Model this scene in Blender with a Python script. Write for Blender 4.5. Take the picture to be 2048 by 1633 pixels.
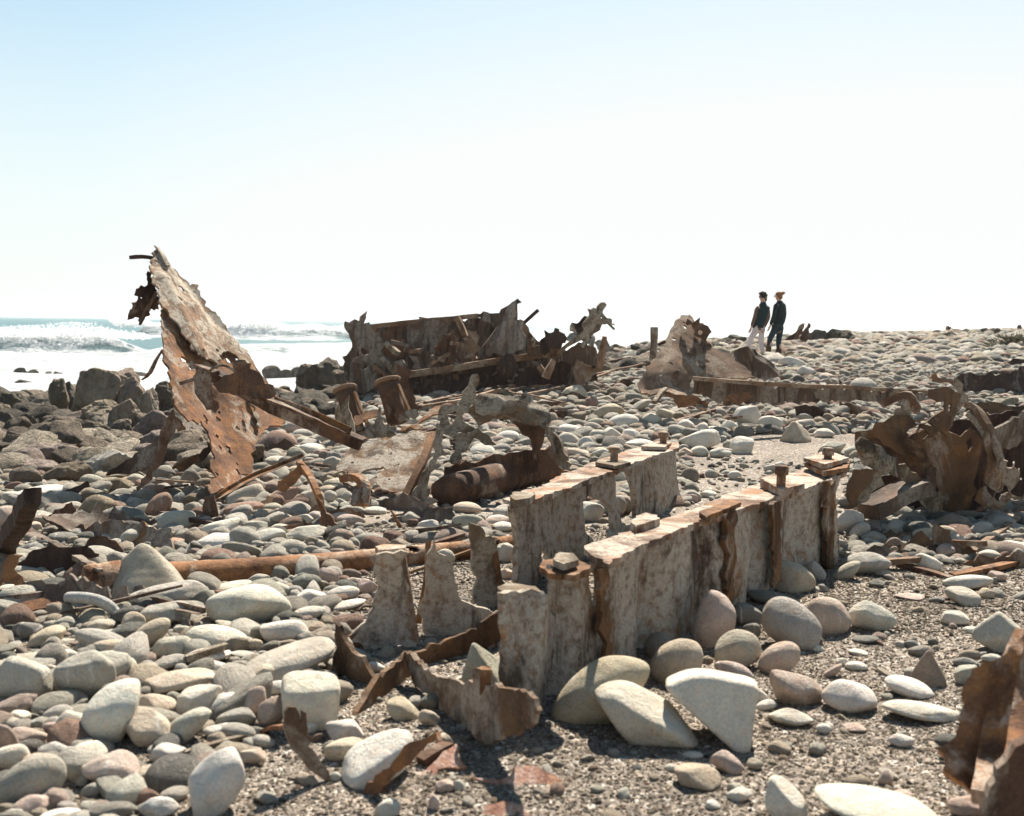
import bpy, bmesh, math, random
import numpy as np
from mathutils import Vector, Matrix
from mathutils.geometry import delaunay_2d_cdt

for o in list(bpy.data.objects): bpy.data.objects.remove(o)
SC = bpy.context.scene
COL = SC.collection
R = math.radians

# ------------------------------------------------------------------ camera, sky, sun, exposure
F = 2340.0; CX, CY = 1024.0, 816.5
CAMZ = 1.6
PITCH = 4.18; ROLL = 0.75
fw = np.array([0, math.cos(R(PITCH)), -math.sin(R(PITCH))])
r0 = np.array([1.0, 0, 0]); u0 = np.cross(r0, fw)
rt = r0*math.cos(R(ROLL)) + u0*math.sin(R(ROLL))
up = u0*math.cos(R(ROLL)) - r0*math.sin(R(ROLL))
CAMP = np.array([0, 0, CAMZ])
cam = bpy.data.cameras.new('camera'); camo = bpy.data.objects.new('camera', cam); COL.objects.link(camo)
camo.matrix_world = Matrix(((rt[0], up[0], -fw[0], 0), (rt[1], up[1], -fw[1], 0), (rt[2], up[2], -fw[2], CAMZ), (0, 0, 0, 1)))
cam.sensor_width = 36; cam.lens = 36*F/2048; cam.clip_end = 20000; cam.clip_start = 0.05
cam.dof.use_dof = True; cam.dof.focus_distance = 11.0; cam.dof.aperture_fstop = 3.6
SC.camera = camo
SUN_AZ = 14.0; SUN_EL = 47.0
world = bpy.data.worlds.new('World'); SC.world = world; world.use_nodes = True
wn = world.node_tree; wn.nodes.clear()
sky = wn.nodes.new('ShaderNodeTexSky'); sky.sky_type = 'NISHITA'; sky.sun_disc = False
sky.sun_elevation = R(SUN_EL); sky.sun_rotation = R(SUN_AZ)
sky.altitude = 0; sky.air_density = 1.0; sky.dust_density = .6; sky.ozone_density = 1.5
bg = wn.nodes.new('ShaderNodeBackground'); bg.inputs[1].default_value = 0.06
wo = wn.nodes.new('ShaderNodeOutputWorld')
tcw = wn.nodes.new('ShaderNodeTexCoord'); sxyz = wn.nodes.new('ShaderNodeSeparateXYZ'); wn.links.new(tcw.outputs['Generated'], sxyz.inputs[0])
vr = wn.nodes.new('ShaderNodeValToRGB'); wn.links.new(sxyz.outputs[2], vr.inputs[0])   # sea haze whitens the lower sky
vr.color_ramp.elements[0].position = 0.0; vr.color_ramp.elements[0].color = (.95, .95, .95, 1)
vr.color_ramp.elements[1].position = .75; vr.color_ramp.elements[1].color = (0, 0, 0, 1)
e_ = vr.color_ramp.elements.new(.10); e_.color = (.82, .82, .82, 1); e_ = vr.color_ramp.elements.new(.18); e_.color = (.58, .58, .58, 1); e_ = vr.color_ramp.elements.new(.27); e_.color = (.28, .28, .28, 1)
dotn = wn.nodes.new('ShaderNodeVectorMath'); dotn.operation = 'DOT_PRODUCT'; wn.links.new(tcw.outputs['Generated'], dotn.inputs[0]); dotn.inputs[1].default_value = (math.sin(R(18)), math.cos(R(18)), 0)
mr = wn.nodes.new('ShaderNodeMapRange'); wn.links.new(dotn.outputs['Value'], mr.inputs[0])
mr.inputs[1].default_value = .78; mr.inputs[2].default_value = 1.0; mr.inputs[3].default_value = 0.0; mr.inputs[4].default_value = .45
ma = wn.nodes.new('ShaderNodeMath'); ma.operation = 'ADD'; ma.use_clamp = True; wn.links.new(vr.outputs[0], ma.inputs[0]); wn.links.new(mr.outputs[0], ma.inputs[1])
mixw = wn.nodes.new('ShaderNodeMix'); mixw.data_type = 'RGBA'; wn.links.new(ma.outputs[0], mixw.inputs[0]); 
tnt = wn.nodes.new('ShaderNodeMix'); tnt.data_type = 'RGBA'; tnt.blend_type = 'MULTIPLY'; tnt.inputs[0].default_value = 1.0
wn.links.new(sky.outputs[0], tnt.inputs[6]); tnt.inputs[7].default_value = (.66, .90, .86, 1); wn.links.new(tnt.outputs[2], mixw.inputs[6])
mixw.inputs[7].default_value = (6.45, 6.62, 6.55, 1)
wn.links.new(mixw.outputs[2], bg.inputs[0]); wn.links.new(bg.outputs[0], wo.inputs[0])
sl = bpy.data.lights.new('sun', 'SUN'); sl.energy = 5.0; sl.angle = R(0.6); sl.color = (1, 0.93, 0.82)
so = bpy.data.objects.new('sun', sl); COL.objects.link(so)
SD = np.array([math.sin(R(SUN_AZ))*math.cos(R(SUN_EL)), math.cos(R(SUN_AZ))*math.cos(R(SUN_EL)), math.sin(R(SUN_EL))])
so.rotation_euler = Vector(SD).to_track_quat('Z', 'Y').to_euler(); so.location = (5, 5, 20)
SC.view_settings.view_transform = 'Standard'; SC.view_settings.look = 'None'
SC.view_settings.exposure = 1.3; SC.view_settings.gamma = 1.0
try: SC.view_settings.use_curve_mapping = False
except Exception: pass
SC.cycles.max_bounces = 6; SC.cycles.diffuse_bounces = 3; SC.cycles.volume_bounces = 1

# ------------------------------------------------------------------ helpers
def ray(px, py): return fw + rt*(px-CX)/F + up*(CY-py)/F
def P(px, py, d): return CAMP + ray(px, py)*d
def proj(p):
    q = np.asarray(p) - CAMP; d = q @ fw
    return CX + F*(q @ rt)/d, CY - F*(q @ up)/d, d
def sines(p, seed, freq, n=5):
    rs = np.random.RandomState(seed); s = 0
    for i in range(n):
        v = rs.normal(size=3); v /= np.linalg.norm(v)
        s = s + np.sin(p @ (v*freq*rs.uniform(.7, 1.4)) + rs.uniform(0, 6.28))
    return s/n
def fbm(p, seed, freq, octv=4, gain=.55):
    s = 0; a = 1; t = 0
    for o in range(octv):
        s = s + a*sines(p, seed+o*17, freq*2**o); t += a; a *= gain
    return s/t*1.6
UK = [-.6, -.31, -.2, -.075, .02, .12, .2, .3, .45, .7]
YK = [0, 8, 12, 16, 20, 25, 31, 38, 45, 55, 70, 90, 130, 200]
GT = np.array([
 [0, -.05, -.15, -.25, -.35, -.5, -.85, -1.5, -2.4, -3, -3.2, -3.5, -4, -4],
 [0, -.02, -.1, -.2, -.3, -.45, -.8, -1.5, -2.4, -3, -3.2, -3.5, -4, -4],
 [0, 0, 0, -.06, -.15, -.3, -.6, -1.3, -2.2, -3, -3.2, -3.5, -4, -4],
 [0, 0, .05, .12, .18, .2, .0, -.7, -1.6, -2.7, -3.2, -3.5, -4, -4],
 [0, 0, .05, .15, .25, .3, .25, -.1, -.9, -2.2, -3, -3.5, -4, -4],
 [0, 0, .1, .2, .3, .45, .65, .78, .75, .1, -1.2, -2.6, -4, -4],
 [0, 0, .1, .2, .3, .5, .77, .88, .92, .8, 0, -1.6, -3.5, -4],
 [0, 0, .1, .2, .35, .55, .8, 1.0, 1.1, 1.18, 1.0, .2, -1.5, -3],
 [0, 0, .1, .22, .4, .6, .85, 1.1, 1.2, 1.35, 1.45, 1.35, .4, -2],
 [0, .05, .2, .35, .5, .7, 1, 1.2, 1.4, 1.6, 1.8, 1.9, 1.4, -1]])
def ground(x, y):
    x = np.atleast_1d(np.asarray(x, float)); y = np.atleast_1d(np.asarray(y, float))
    yy = np.maximum(y, .5); u = np.clip(x/np.maximum(yy, 6), -.6, .7)
    cols = np.array([np.interp(yy, YK, GT[i]) for i in range(len(UK))])
    i = np.clip(np.searchsorted(UK, u)-1, 0, len(UK)-2); uk = np.array(UK)
    t = (u-uk[i])/(uk[i+1]-uk[i]); t = t*t*(3-2*t)*.6+t*.4
    k = np.arange(len(u)); z = cols[i, k]*(1-t) + cols[i+1, k]*t
    p = np.stack([x, y, x*0], 1)
    far = np.clip(yy/25, .2, 1.5)
    z = z + fbm(p, 3, .9, 3)*.05*far + fbm(p, 9, 4., 2)*.012
    return z
def gz(x, y): return float(ground(x, y)[0])
def gdepth(px, py, h=0.0):
    """depth at which the ray through the pixel meets the ground raised by h"""
    r = ray(px, py); ds = np.concatenate([np.arange(2.0, 30, .04), np.arange(30, 120, .3)])
    pts = CAMP + ds[:, None]*r
    f = pts[:, 2] - ground(pts[:, 0], pts[:, 1]) - h
    k = np.argmax(f < 0)
    return float(ds[k]) if f[k] < 0 else 60.0
def G(px, py, h=0.0): return P(px, py, gdepth(px, py, h))
TILES = {'T0': (0, 0, 1), 'T1': (0, 450, 2.7214), 'T2': (650, 560, 2.9257), 'T3': (1250, 560, 2.5664), 'T4': (950, 860, 2.5513),
         'T5': (500, 1000, 2.58), 'T6': (0, 950, 2.3914), 'T7': (1300, 1080, 2.738), 'U1': (1440, 560, 9.07),
         'U2': (600, 560, 5.12), 'U3': (950, 560, 5.12), 'U4': (1640, 740, 4.804), 'U5': (0, 980, 5.1025), 'U6': (200, 480, 3.14)}
def tp(tile, x, y):
    a, b, s = TILES[tile]; return a+x/s, b+y/s
def tpts(tile, s):
    return [tp(tile, *map(float, q.split(','))) for q in s.split()]
def tag(o, label=None, cat=None, group=None, kind=None):
    if label: o['label'] = label
    if cat: o['category'] = cat
    if group: o['group'] = group
    if kind: o['kind'] = kind
    return o
def mesh_obj(name, V, Fc, mat, parent=None, origin=None, smooth=True, flat_from=None):
    V = np.asarray(V, float)
    if parent is not None: org = np.array(parent['_o'])
    elif origin is not None: org = np.asarray(origin, float)
    else:
        lo, hi = V.min(0), V.max(0); org = np.array([(lo[0]+hi[0])/2, (lo[1]+hi[1])/2, lo[2]])
    me = bpy.data.meshes.new(name)
    me.from_pydata((V-org).tolist(), [], Fc)
    if smooth:
        sm = np.ones(len(me.polygons), bool)
        if flat_from is not None: sm[flat_from:] = False
        me.polygons.foreach_set('use_smooth', sm)
    me.materials.append(mat); me.update()
    o = bpy.data.objects.new(name, me); COL.objects.link(o)
    if parent is not None: o.parent = parent
    else: o.location = org
    return o
THINGS = []
def thing(name, label, cat, at, group=None):
    o = bpy.data.objects.new(name, None); COL.objects.link(o); o.location = at; o.empty_display_size = .1
    o['_o'] = [float(v) for v in at]; THINGS.append(o)
    return tag(o, label, cat, group)

# ------------------------------------------------------------------ materials
class NT:
    def __init__(s, name):
        s.m = bpy.data.materials.new(name); s.m.use_nodes = True; s.t = s.m.node_tree; s.t.nodes.clear()
        s.out = s.n('ShaderNodeOutputMaterial')
    def n(s, typ, **k):
        q = s.t.nodes.new(typ)
        for a, b in k.items(): setattr(q, a, b)
        return q
    def l(s, a, b): s.t.links.new(a, b)
    def coord(s, scale=(1, 1, 1), kind='Object', rot=(0, 0, 0)):
        c = s.n('ShaderNodeTexCoord'); mp = s.n('ShaderNodeMapping'); mp.inputs['Scale'].default_value = scale
        mp.inputs['Rotation'].default_value = rot
        s.l(c.outputs[kind], mp.inputs[0]); return mp.outputs[0]
    def noise(s, co, scale, detail=6, rough=.6, dist=0):
        q = s.n('ShaderNodeTexNoise'); q.inputs['Scale'].default_value = scale; q.inputs['Detail'].default_value = detail
        q.inputs['Roughness'].default_value = rough; q.inputs['Distortion'].default_value = dist
        s.l(co, q.inputs['Vector']); return q.outputs[0]
    def vor(s, co, scale, feat='F1', out=0):
        q = s.n('ShaderNodeTexVoronoi', feature=feat); q.inputs['Scale'].default_value = scale
        s.l(co, q.inputs['Vector']); return q.outputs[out]
    def ramp(s, f, stops, interp='LINEAR'):
        q = s.n('ShaderNodeValToRGB'); q.color_ramp.interpolation = interp
        e = q.color_ramp.elements
        while len(e) < len(stops): e.new(.5)
        for i, (p, c) in enumerate(stops):
            e[i].position = p
            e[i].color = (c, c, c, 1) if isinstance(c, (int, float)) else (*c, 1)
        s.l(f, q.inputs[0]); return q.outputs[0]
    def mix(s, f, a, b, typ='MIX'):
        q = s.n('ShaderNodeMix', data_type='RGBA', blend_type=typ)
        for inp, v in ((q.inputs[0], f), (q.inputs[6], a), (q.inputs[7], b)):
            if isinstance(v, (int, float)): inp.default_value = v
            elif isinstance(v, tuple): inp.default_value = (*v, 1)
            else: s.l(v, inp)
        return q.outputs[2]
    def math(s, op, a, b=0.0):
        q = s.n('ShaderNodeMath', operation=op)
        for inp, v in ((q.inputs[0], a), (q.inputs[1], b)):
            if isinstance(v, (int, float)): inp.default_value = v
            else: s.l(v, inp)
        return q.outputs[0]
    def bump(s, h, dist, strength=1.0, nrm=None):
        q = s.n('ShaderNodeBump'); q.inputs['Distance'].default_value = dist; q.inputs['Strength'].default_value = strength
        s.l(h, q.inputs['Height'])
        if nrm is not None: s.l(nrm, q.inputs['Normal'])
        return q.outputs[0]
    def finish(s, col, rough=.9, nrm=None, spec=.2, metal=0):
        b = s.n('ShaderNodeBsdfPrincipled')
        if isinstance(col, tuple): b.inputs['Base Color'].default_value = (*col, 1)
        else: s.l(col, b.inputs['Base Color'])
        if isinstance(rough, (int, float)): b.inputs['Roughness'].default_value = rough
        else: s.l(rough, b.inputs['Roughness'])
        b.inputs['Specular IOR Level'].default_value = spec; b.inputs['Metallic'].default_value = metal
        if nrm is not None: s.l(nrm, b.inputs['Normal'])
        s.l(b.outputs[0], s.out.inputs[0]); return s.m

def rust_mat(name, dark, mid, orange, pale, pale_amt=.5, scale=3., stretch=(1, 1, 1), rot=(0, 0, 0), orange_amt=.5, bumpd=.012, fine=1.0):
    t = NT(name); c = t.coord(stretch, rot=rot); ci = t.coord()
    n1 = t.noise(c, scale, 9, .68, .3); n2 = t.noise(c, scale*.8, 10, .7, .6); n3 = t.noise(ci, scale*9, 6, .7)
    n4 = t.noise(ci, scale*2.3, 8, .65, .2); n5 = t.noise(ci, 75, 4, .7)
    base = t.ramp(n1, [(.30, dark), (.5, mid), (.72, tuple(x*1.15 for x in mid))])
    po = t.ramp(n4, [(.62-.25*orange_amt, 0.0), (.74-.25*orange_amt, 1.0)])
    base = t.mix(po, base, orange)
    mp = t.ramp(n2, [(.60-.25*pale_amt, 0.0), (.68-.25*pale_amt, 1.0)])
    spk = t.ramp(n3, [(.38, 0.0), (.52, 1.0)])
    mp = t.math('MULTIPLY', mp, t.math('ADD', t.math('MULTIPLY', spk, .75), .25))
    base = t.mix(mp, base, pale)
    pits = t.ramp(t.noise(ci, scale*6, 5, .75), [(.27, 1.0), (.36, 0.0)])
    base = t.mix(t.math('MULTIPLY', pits, .8), base, tuple(x*.45 for x in dark))
    st = t.noise(t.coord((stretch[0]*1.3, stretch[1]*1.3, stretch[2]*.7), rot=(rot[0]+.3, rot[1], .8)), scale*.75, 8, .72, .5)
    base = t.mix(t.ramp(st, [(.53, 0.0), (.62, .85)]), base, tuple(x*.8 for x in dark))
    base = t.mix(.55, base, t.ramp(n5, [(.3, .45), (.7, 1.3)]), 'MULTIPLY')
    h = t.math('ADD', t.math('MULTIPLY', n3, .6), t.math('ADD', t.math('MULTIPLY', n2, 1.2), t.math('MULTIPLY', n5, .35*fine)))
    h = t.math('SUBTRACT', h, t.math('MULTIPLY', pits, .5))
    return t.finish(base, .88, t.bump(h, bumpd, 1.0), .18)

M_UP = rust_mat('rust_upright', (.07, .032, .018), (.20, .10, .055), (.30, .135, .055), (.42, .34, .26), .22, 3.4, (1.6, 1.6, .45), (0, R(-22), 0), .62)
M_UPW = rust_mat('rust_weathered', (.09, .05, .03), (.23, .145, .09), (.28, .15, .075), (.46, .395, .31), .62, 3.0, (2.2, 2.2, .32), (0, R(-24), 0), .5)
M_BED = rust_mat('rust_engine_bed', (.055, .03, .018), (.19, .125, .08), (.31, .145, .052), (.46, .395, .32), .92, 2.3, (1.25, 1.25, .8), (0, 0, 0), .5, .022)
M_BEDTOP = rust_mat('rust_bed_top', (.10, .05, .03), (.25, .15, .095), (.33, .16, .07), (.45, .375, .30), .66, 3.2, (1, 1, 1), (0, 0, 0), .5)
M_EDGE = rust_mat('rust_orange_edge', (.075, .035, .018), (.19, .095, .045), (.29, .135, .05), (.34, .26, .19), .35, 3., (1, 1, .6), (0, 0, 0), .5)
M_BROWN = rust_mat('rust_brown', (.045, .025, .017), (.125, .072, .047), (.20, .10, .05), (.30, .235, .18), .35, 3., (1, 1, .6), (0, 0, 0), .35)
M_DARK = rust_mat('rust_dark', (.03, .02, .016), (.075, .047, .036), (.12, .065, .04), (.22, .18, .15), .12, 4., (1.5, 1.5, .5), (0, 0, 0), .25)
M_HULL = rust_mat('rust_hull', (.04, .026, .019), (.115, .078, .056), (.16, .095, .06), (.27, .225, .18), .5, 1.6, (1.8, 1.8, .45), (0, 0, 0), .3)
M_PIPE = rust_mat('rust_pipe', (.075, .035, .018), (.24, .115, .055), (.33, .155, .068), (.42, .29, .20), .35, 3.5, (1, 1, 1), (0, 0, 0), .6)
M_GREY = rust_mat('rust_grey_crust', (.07, .05, .033), (.19, .138, .09), (.23, .13, .062), (.38, .325, .25), .62, 4., (1, 1, 1), (0, 0, 0), .3, .02)
M_TENT = rust_mat('rust_pinkish', (.08, .045, .028), (.225, .14, .088), (.27, .14, .07), (.36, .275, .195), .42, 3.2, (1, 1, 1), (0, 0, 0), .35)
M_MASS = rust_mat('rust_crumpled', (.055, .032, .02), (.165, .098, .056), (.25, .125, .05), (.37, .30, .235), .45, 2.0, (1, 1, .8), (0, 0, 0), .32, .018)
M_CONE = rust_mat('rust_cone', (.06, .042, .032), (.17, .125, .095), (.18, .11, .07), (.33, .28, .235), .5, 2.0, (1.5, 1.5, .4), (0, R(20), 0), .3)
M_FLAKE = rust_mat('rust_flake', (.18, .08, .05), (.44, .23, .16), (.47, .25, .15), (.60, .46, .38), .5, 6., (1, 1, 1), (0, 0, 0), .5)
M_BEDRIB = rust_mat('rust_bed_rib', (.06, .032, .018), (.17, .09, .045), (.25, .12, .045), (.33, .26, .20), .45, 3.5, (1, 1, .8), (0, 0, 0), .45)
M_SLANT = rust_mat('rust_slant', (.06, .035, .022), (.20, .12, .07), (.28, .145, .065), (.46, .395, .315), .62, 4.5, (1, 1, 1), (0, 0, 0), .45)
M_BLOCK = rust_mat('rust_block', (.09, .042, .022), (.27, .135, .07), (.36, .165, .065), (.47, .37, .29), .55, 3., (1, 1, 1), (0, 0, 0), .55)

def stone_mat(name, attr):
    t = NT(name); c = t.coord()
    if attr:
        a = t.n('ShaderNodeAttribute', attribute_type='INSTANCER', attribute_name='tint'); col = a.outputs['Color']
    else:
        a = t.n('ShaderNodeObjectInfo'); col = a.outputs['Color']
    oi = t.n('ShaderNodeObjectInfo')
    ad = t.n('ShaderNodeVectorMath', operation='ADD'); t.l(c, ad.inputs[0])
    cmb = t.n('ShaderNodeCombineXYZ'); mm = t.math('MULTIPLY', oi.outputs['Random'], 37.0)
    for i in range(3): t.l(mm, cmb.inputs[i])
    t.l(cmb.outputs[0], ad.inputs[1]); c = ad.outputs[0]
    k = 3.0 if not attr else 1.0
    n1 = t.noise(c, 2.2*k, 7, .6, .4); n2 = t.noise(c, 9*k, 8, .72); n3 = t.noise(c, 30*k, 4, .7)
    base = t.mix(1.0, col, t.ramp(n1, [(.28, .74), (.5, 1.0), (.74, 1.12)]), 'MULTIPLY')
    base = t.mix(t.ramp(n2, [(.5, 0.0), (.62, .45)]), base, t.mix(1.0, base, (1.18, .93, .80), 'MULTIPLY'))
    base = t.mix(.5, base, t.ramp(n3, [(.33, .6), (.5, 1.0), (.68, 1.2)]), 'MULTIPLY')
    wv = t.n('ShaderNodeTexWave', wave_type='BANDS'); wv.inputs['Scale'].default_value = 1.3*k; wv.inputs['Distortion'].default_value = 7; wv.inputs['Detail'].default_value = 3; wv.inputs['Detail Scale'].default_value = 1.5; t.l(c, wv.inputs['Vector'])
    vein = t.math('MULTIPLY', t.ramp(wv.outputs[1], [(.93, 0.0), (.99, .6)]), t.ramp(n1, [(.5, 0.0), (.6, 1.0)]))
    base = t.mix(vein, base, (.60, .56, .50))
    n4 = t.noise(c, 5*k, 5, .75, 1.0)
    base = t.mix(t.ramp(n4, [(.60, 0.0), (.68, .55)]), base, t.mix(1.0, base, (.62, .60, .55), 'MULTIPLY'))
    cr = t.vor(t.n('ShaderNodeMapping').outputs[0], 1) if False else None
    h = t.math('ADD', t.math('MULTIPLY', n2, 1.3), t.math('ADD', t.math('MULTIPLY', n3, .45), t.math('MULTIPLY', n1, 1.5)))
    if attr: return t.finish(base, .93, t.bump(h, .35, .7), .15)
    return t.finish(base, .93, t.bump(h, .012, 1.0), .15)
M_STONE = stone_mat('stone', False); M_COB = stone_mat('stone_scatter', True)
def rock_mat(inst=False):
    t = NT('dark_rock'); c = t.coord((1, 1, .7)); oi = t.n('ShaderNodeAttribute', attribute_type='INSTANCER', attribute_name='tint') if inst else t.n('ShaderNodeObjectInfo')
    n1 = t.noise(c, 1.6, 9, .65, .5); n2 = t.noise(c, 7, 9, .7, .3); v = t.vor(c, 2.2, 'DISTANCE_TO_EDGE')
    base = t.mix(1.0, oi.outputs['Color'], t.ramp(n1, [(.3, .6), (.5, 1.0), (.72, 1.45)]), 'MULTIPLY')
    base = t.mix(.8, base, t.ramp(n2, [(.35, .55), (.6, 1.25)]), 'MULTIPLY')
    ck = t.ramp(v, [(.0, 0.0), (.035, 1.0)])
    h = t.math('ADD', t.math('ADD', n1, t.math('MULTIPLY', n2, .8)), t.math('MULTIPLY', ck, .15))
    return t.finish(base, .9, t.bump(h, .16, 1.0), .2)
M_ROCK = rock_mat(); M_ROCKI = rock_mat(True)
def gravel_mat():
    t = NT('gravel'); c = t.coord()
    v = t.n('ShaderNodeTexVoronoi'); v.inputs['Scale'].default_value = 95; t.l(c, v.inputs['Vector'])
    v2 = t.n('ShaderNodeTexVoronoi'); v2.inputs['Scale'].default_value = 42; t.l(c, v2.inputs['Vector'])
    sep = t.n('ShaderNodeSeparateColor'); t.l(v.outputs['Color'], sep.inputs[0])
    sep2 = t.n('ShaderNodeSeparateColor'); t.l(v2.outputs['Color'], sep2.inputs[0])
    g1 = t.ramp(sep.outputs[0], [(0, (.12, .098, .078)), (.35, (.17, .138, .108)), (.62, (.23, .185, .145)), (.82, (.31, .26, .21)), (.95, (.52, .46, .39))])
    g2 = t.ramp(sep2.outputs[1], [(0, (.12, .10, .085)), (.5, (.23, .19, .155)), (.8, (.33, .26, .20)), (.95, (.47, .43, .38))])
    m = t.ramp(sep2.outputs[0], [(.62, 0.0), (.64, 1.0)])
    base = t.mix(m, g1, g2)
    n = t.noise(c, 1.3, 6, .6, .3); base = t.mix(1.0, base, t.ramp(n, [(.3, .7), (.7, 1.15)]), 'MULTIPLY')
    h = t.mix(m, t.math('SUBTRACT', 1.0, v.outputs[0]), t.math('SUBTRACT', 1.1, v2.outputs[0]))
    h = t.math('ADD', h, t.math('MULTIPLY', t.noise(c, 25, 5, .7), .5))
    return t.finish(base, .95, t.bump(h, .007, 1.0), .15)
M_GRAVEL = gravel_mat()

# ------------------------------------------------------------------ ground
def build_ground():
    rr = np.concatenate([np.arange(2.0, 14, .07), 14*1.012**np.arange(0, 235)])
    th = np.radians(np.linspace(-52, 52, 300)); A, B = np.meshgrid(rr, th, indexing='ij')
    X = A*np.sin(B); Y = A*np.cos(B) - 3.0
    x = X.ravel(); y = Y.ravel(); z = ground(x, y)
    V = np.stack([x, y, z], 1); nr, nt = A.shape
    idx = np.arange(nr*nt).reshape(nr, nt)
    Q = np.stack([idx[:-1, :-1], idx[:-1, 1:], idx[1:, 1:], idx[1:, :-1]], -1).reshape(-1, 4)
    o = mesh_obj('ground', V, Q.tolist(), M_GRAVEL, origin=(0, 0, 0)); tag(o, kind='structure')
build_ground()

# ------------------------------------------------------------------ stones
def ico(sub):
    bm = bmesh.new(); bmesh.ops.create_icosphere(bm, subdivisions=sub, radius=1)
    V = np.array([v.co[:] for v in bm.verts]); Fc = [[v.index for v in f.verts] for f in bm.faces]; bm.free(); return V, Fc
ICO = {k: ico(k) for k in (2, 3, 4, 5)}
def stone_unit(seed, kind, sub=4):
    rs = np.random.RandomState(seed); n = ICO[sub][0]
    if kind == 'v':
        pl = np.array([[.08, .15, .98], [-.62, -.1, -.78], [.99, .0, -.06], [.1, -.93, .35], [0, 1, .1], [-.55, .1, .83]]); pl /= np.linalg.norm(pl, axis=1)[:, None]; d = np.array([.6, .40, .66, .62, .7, .78])
        r = (np.sum((np.maximum(0, n @ pl.T)/d)**9, 1)+(1/1.5)**9)**(-1/9); V = n*(r*(1+.04*fbm(n, seed, 2.6, 4)))[:, None]
    elif kind == 'e':
        r = 1 + .10*sines(n, seed, 1.7) + .05*sines(n, seed+3, 3.4) - .03*np.abs(sines(n, seed+4, 5))
        V = n*r[:, None]; V[:, 0] *= 1 + .12*rs.uniform(-1, 1)*V[:, 2]; V[:, 2] *= 1 + .14*rs.uniform(-1, 1)*V[:, 0]
    else:
        m, k = {'r': (13, 7), 'a': (11, 14), 's': (12, 8), 'k': (7, 10), 't': (9, 9), 'f': (8, 34), 'F': (9, 26)}[kind]
        pl = rs.normal(size=(m, 3)); pl /= np.linalg.norm(pl, axis=1)[:, None]; d = rs.uniform(.82, 1.08, m)
        if kind == 'k':
            ax = np.array([[1, 0, 0], [-1, 0, 0], [0, 1, 0], [0, -1, 0], [0, 0, 1], [0, 0, -1]], float) + rs.normal(size=(6, 3))*.2
            ax /= np.linalg.norm(ax, axis=1)[:, None]; pl = np.concatenate([pl, ax]); d = np.concatenate([rs.uniform(.95, 1.15, m), rs.uniform(.74, .9, 6)])
        elif kind == 't':
            a = rs.uniform(0, 6.28); s = []
            for i in range(4):
                b = a+i*math.pi/2+rs.uniform(-.25, .25); s.append([math.cos(b), math.sin(b), rs.uniform(.45, .7)])
            s.append([0, 0, -1]); s = np.array(s); s /= np.linalg.norm(s, axis=1)[:, None]
            pl = np.concatenate([pl, s]); d = np.concatenate([rs.uniform(.85, 1.25, m), rs.uniform(.5, .68, 4), [.75]])
        else:
            base = rs.normal(size=(4, 3)); base = np.concatenate([base, -base]); base /= np.linalg.norm(base, axis=1)[:, None]
            pl = np.concatenate([pl, base]); d = np.concatenate([d, np.full(8, .88)])
        q = np.maximum(0, n @ pl.T)/d
        r = (np.sum(q**k, 1)+(1/{'k': 1.36, 't': 1.5, 'a': 1.38, 'f': 1.5, 'F': 1.45}.get(kind, 1.22))**k)**(-1.0/k)
        V = n*r[:, None]
        V = V*(1 + (.035 if kind == 'r' else .05)*fbm(V, seed+7, 2.6, 4))[:, None]
        if kind in 'fF':
            V = V*(1 - .17*np.abs(fbm(V, seed+11, 4.5, 4)) + .05*fbm(V, seed+12, 9, 3))[:, None]
    lo, hi = V.min(0), V.max(0); V = (V-(lo+hi)/2)/((hi-lo)/2)
    return V
TINT = {'g': (.43, .395, .325), 'w': (.60, .555, .47), 'b': (.49, .41, .31), 'p': (.48, .375, .31), 'd': (.20, .19, .165), 'r': (.33, .22, .165), 'k': (.125, .105, .08), 'n': (.20, .16, .115), 'o': (.30, .235, .17)}
TNAME = {'g': 'grey', 'w': 'pale whitish', 'b': 'beige', 'p': 'pinkish', 'd': 'dark grey', 'r': 'reddish', 'k': 'blackish', 'n': 'dark brown', 'o': 'tan'}
STONES = []
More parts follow.
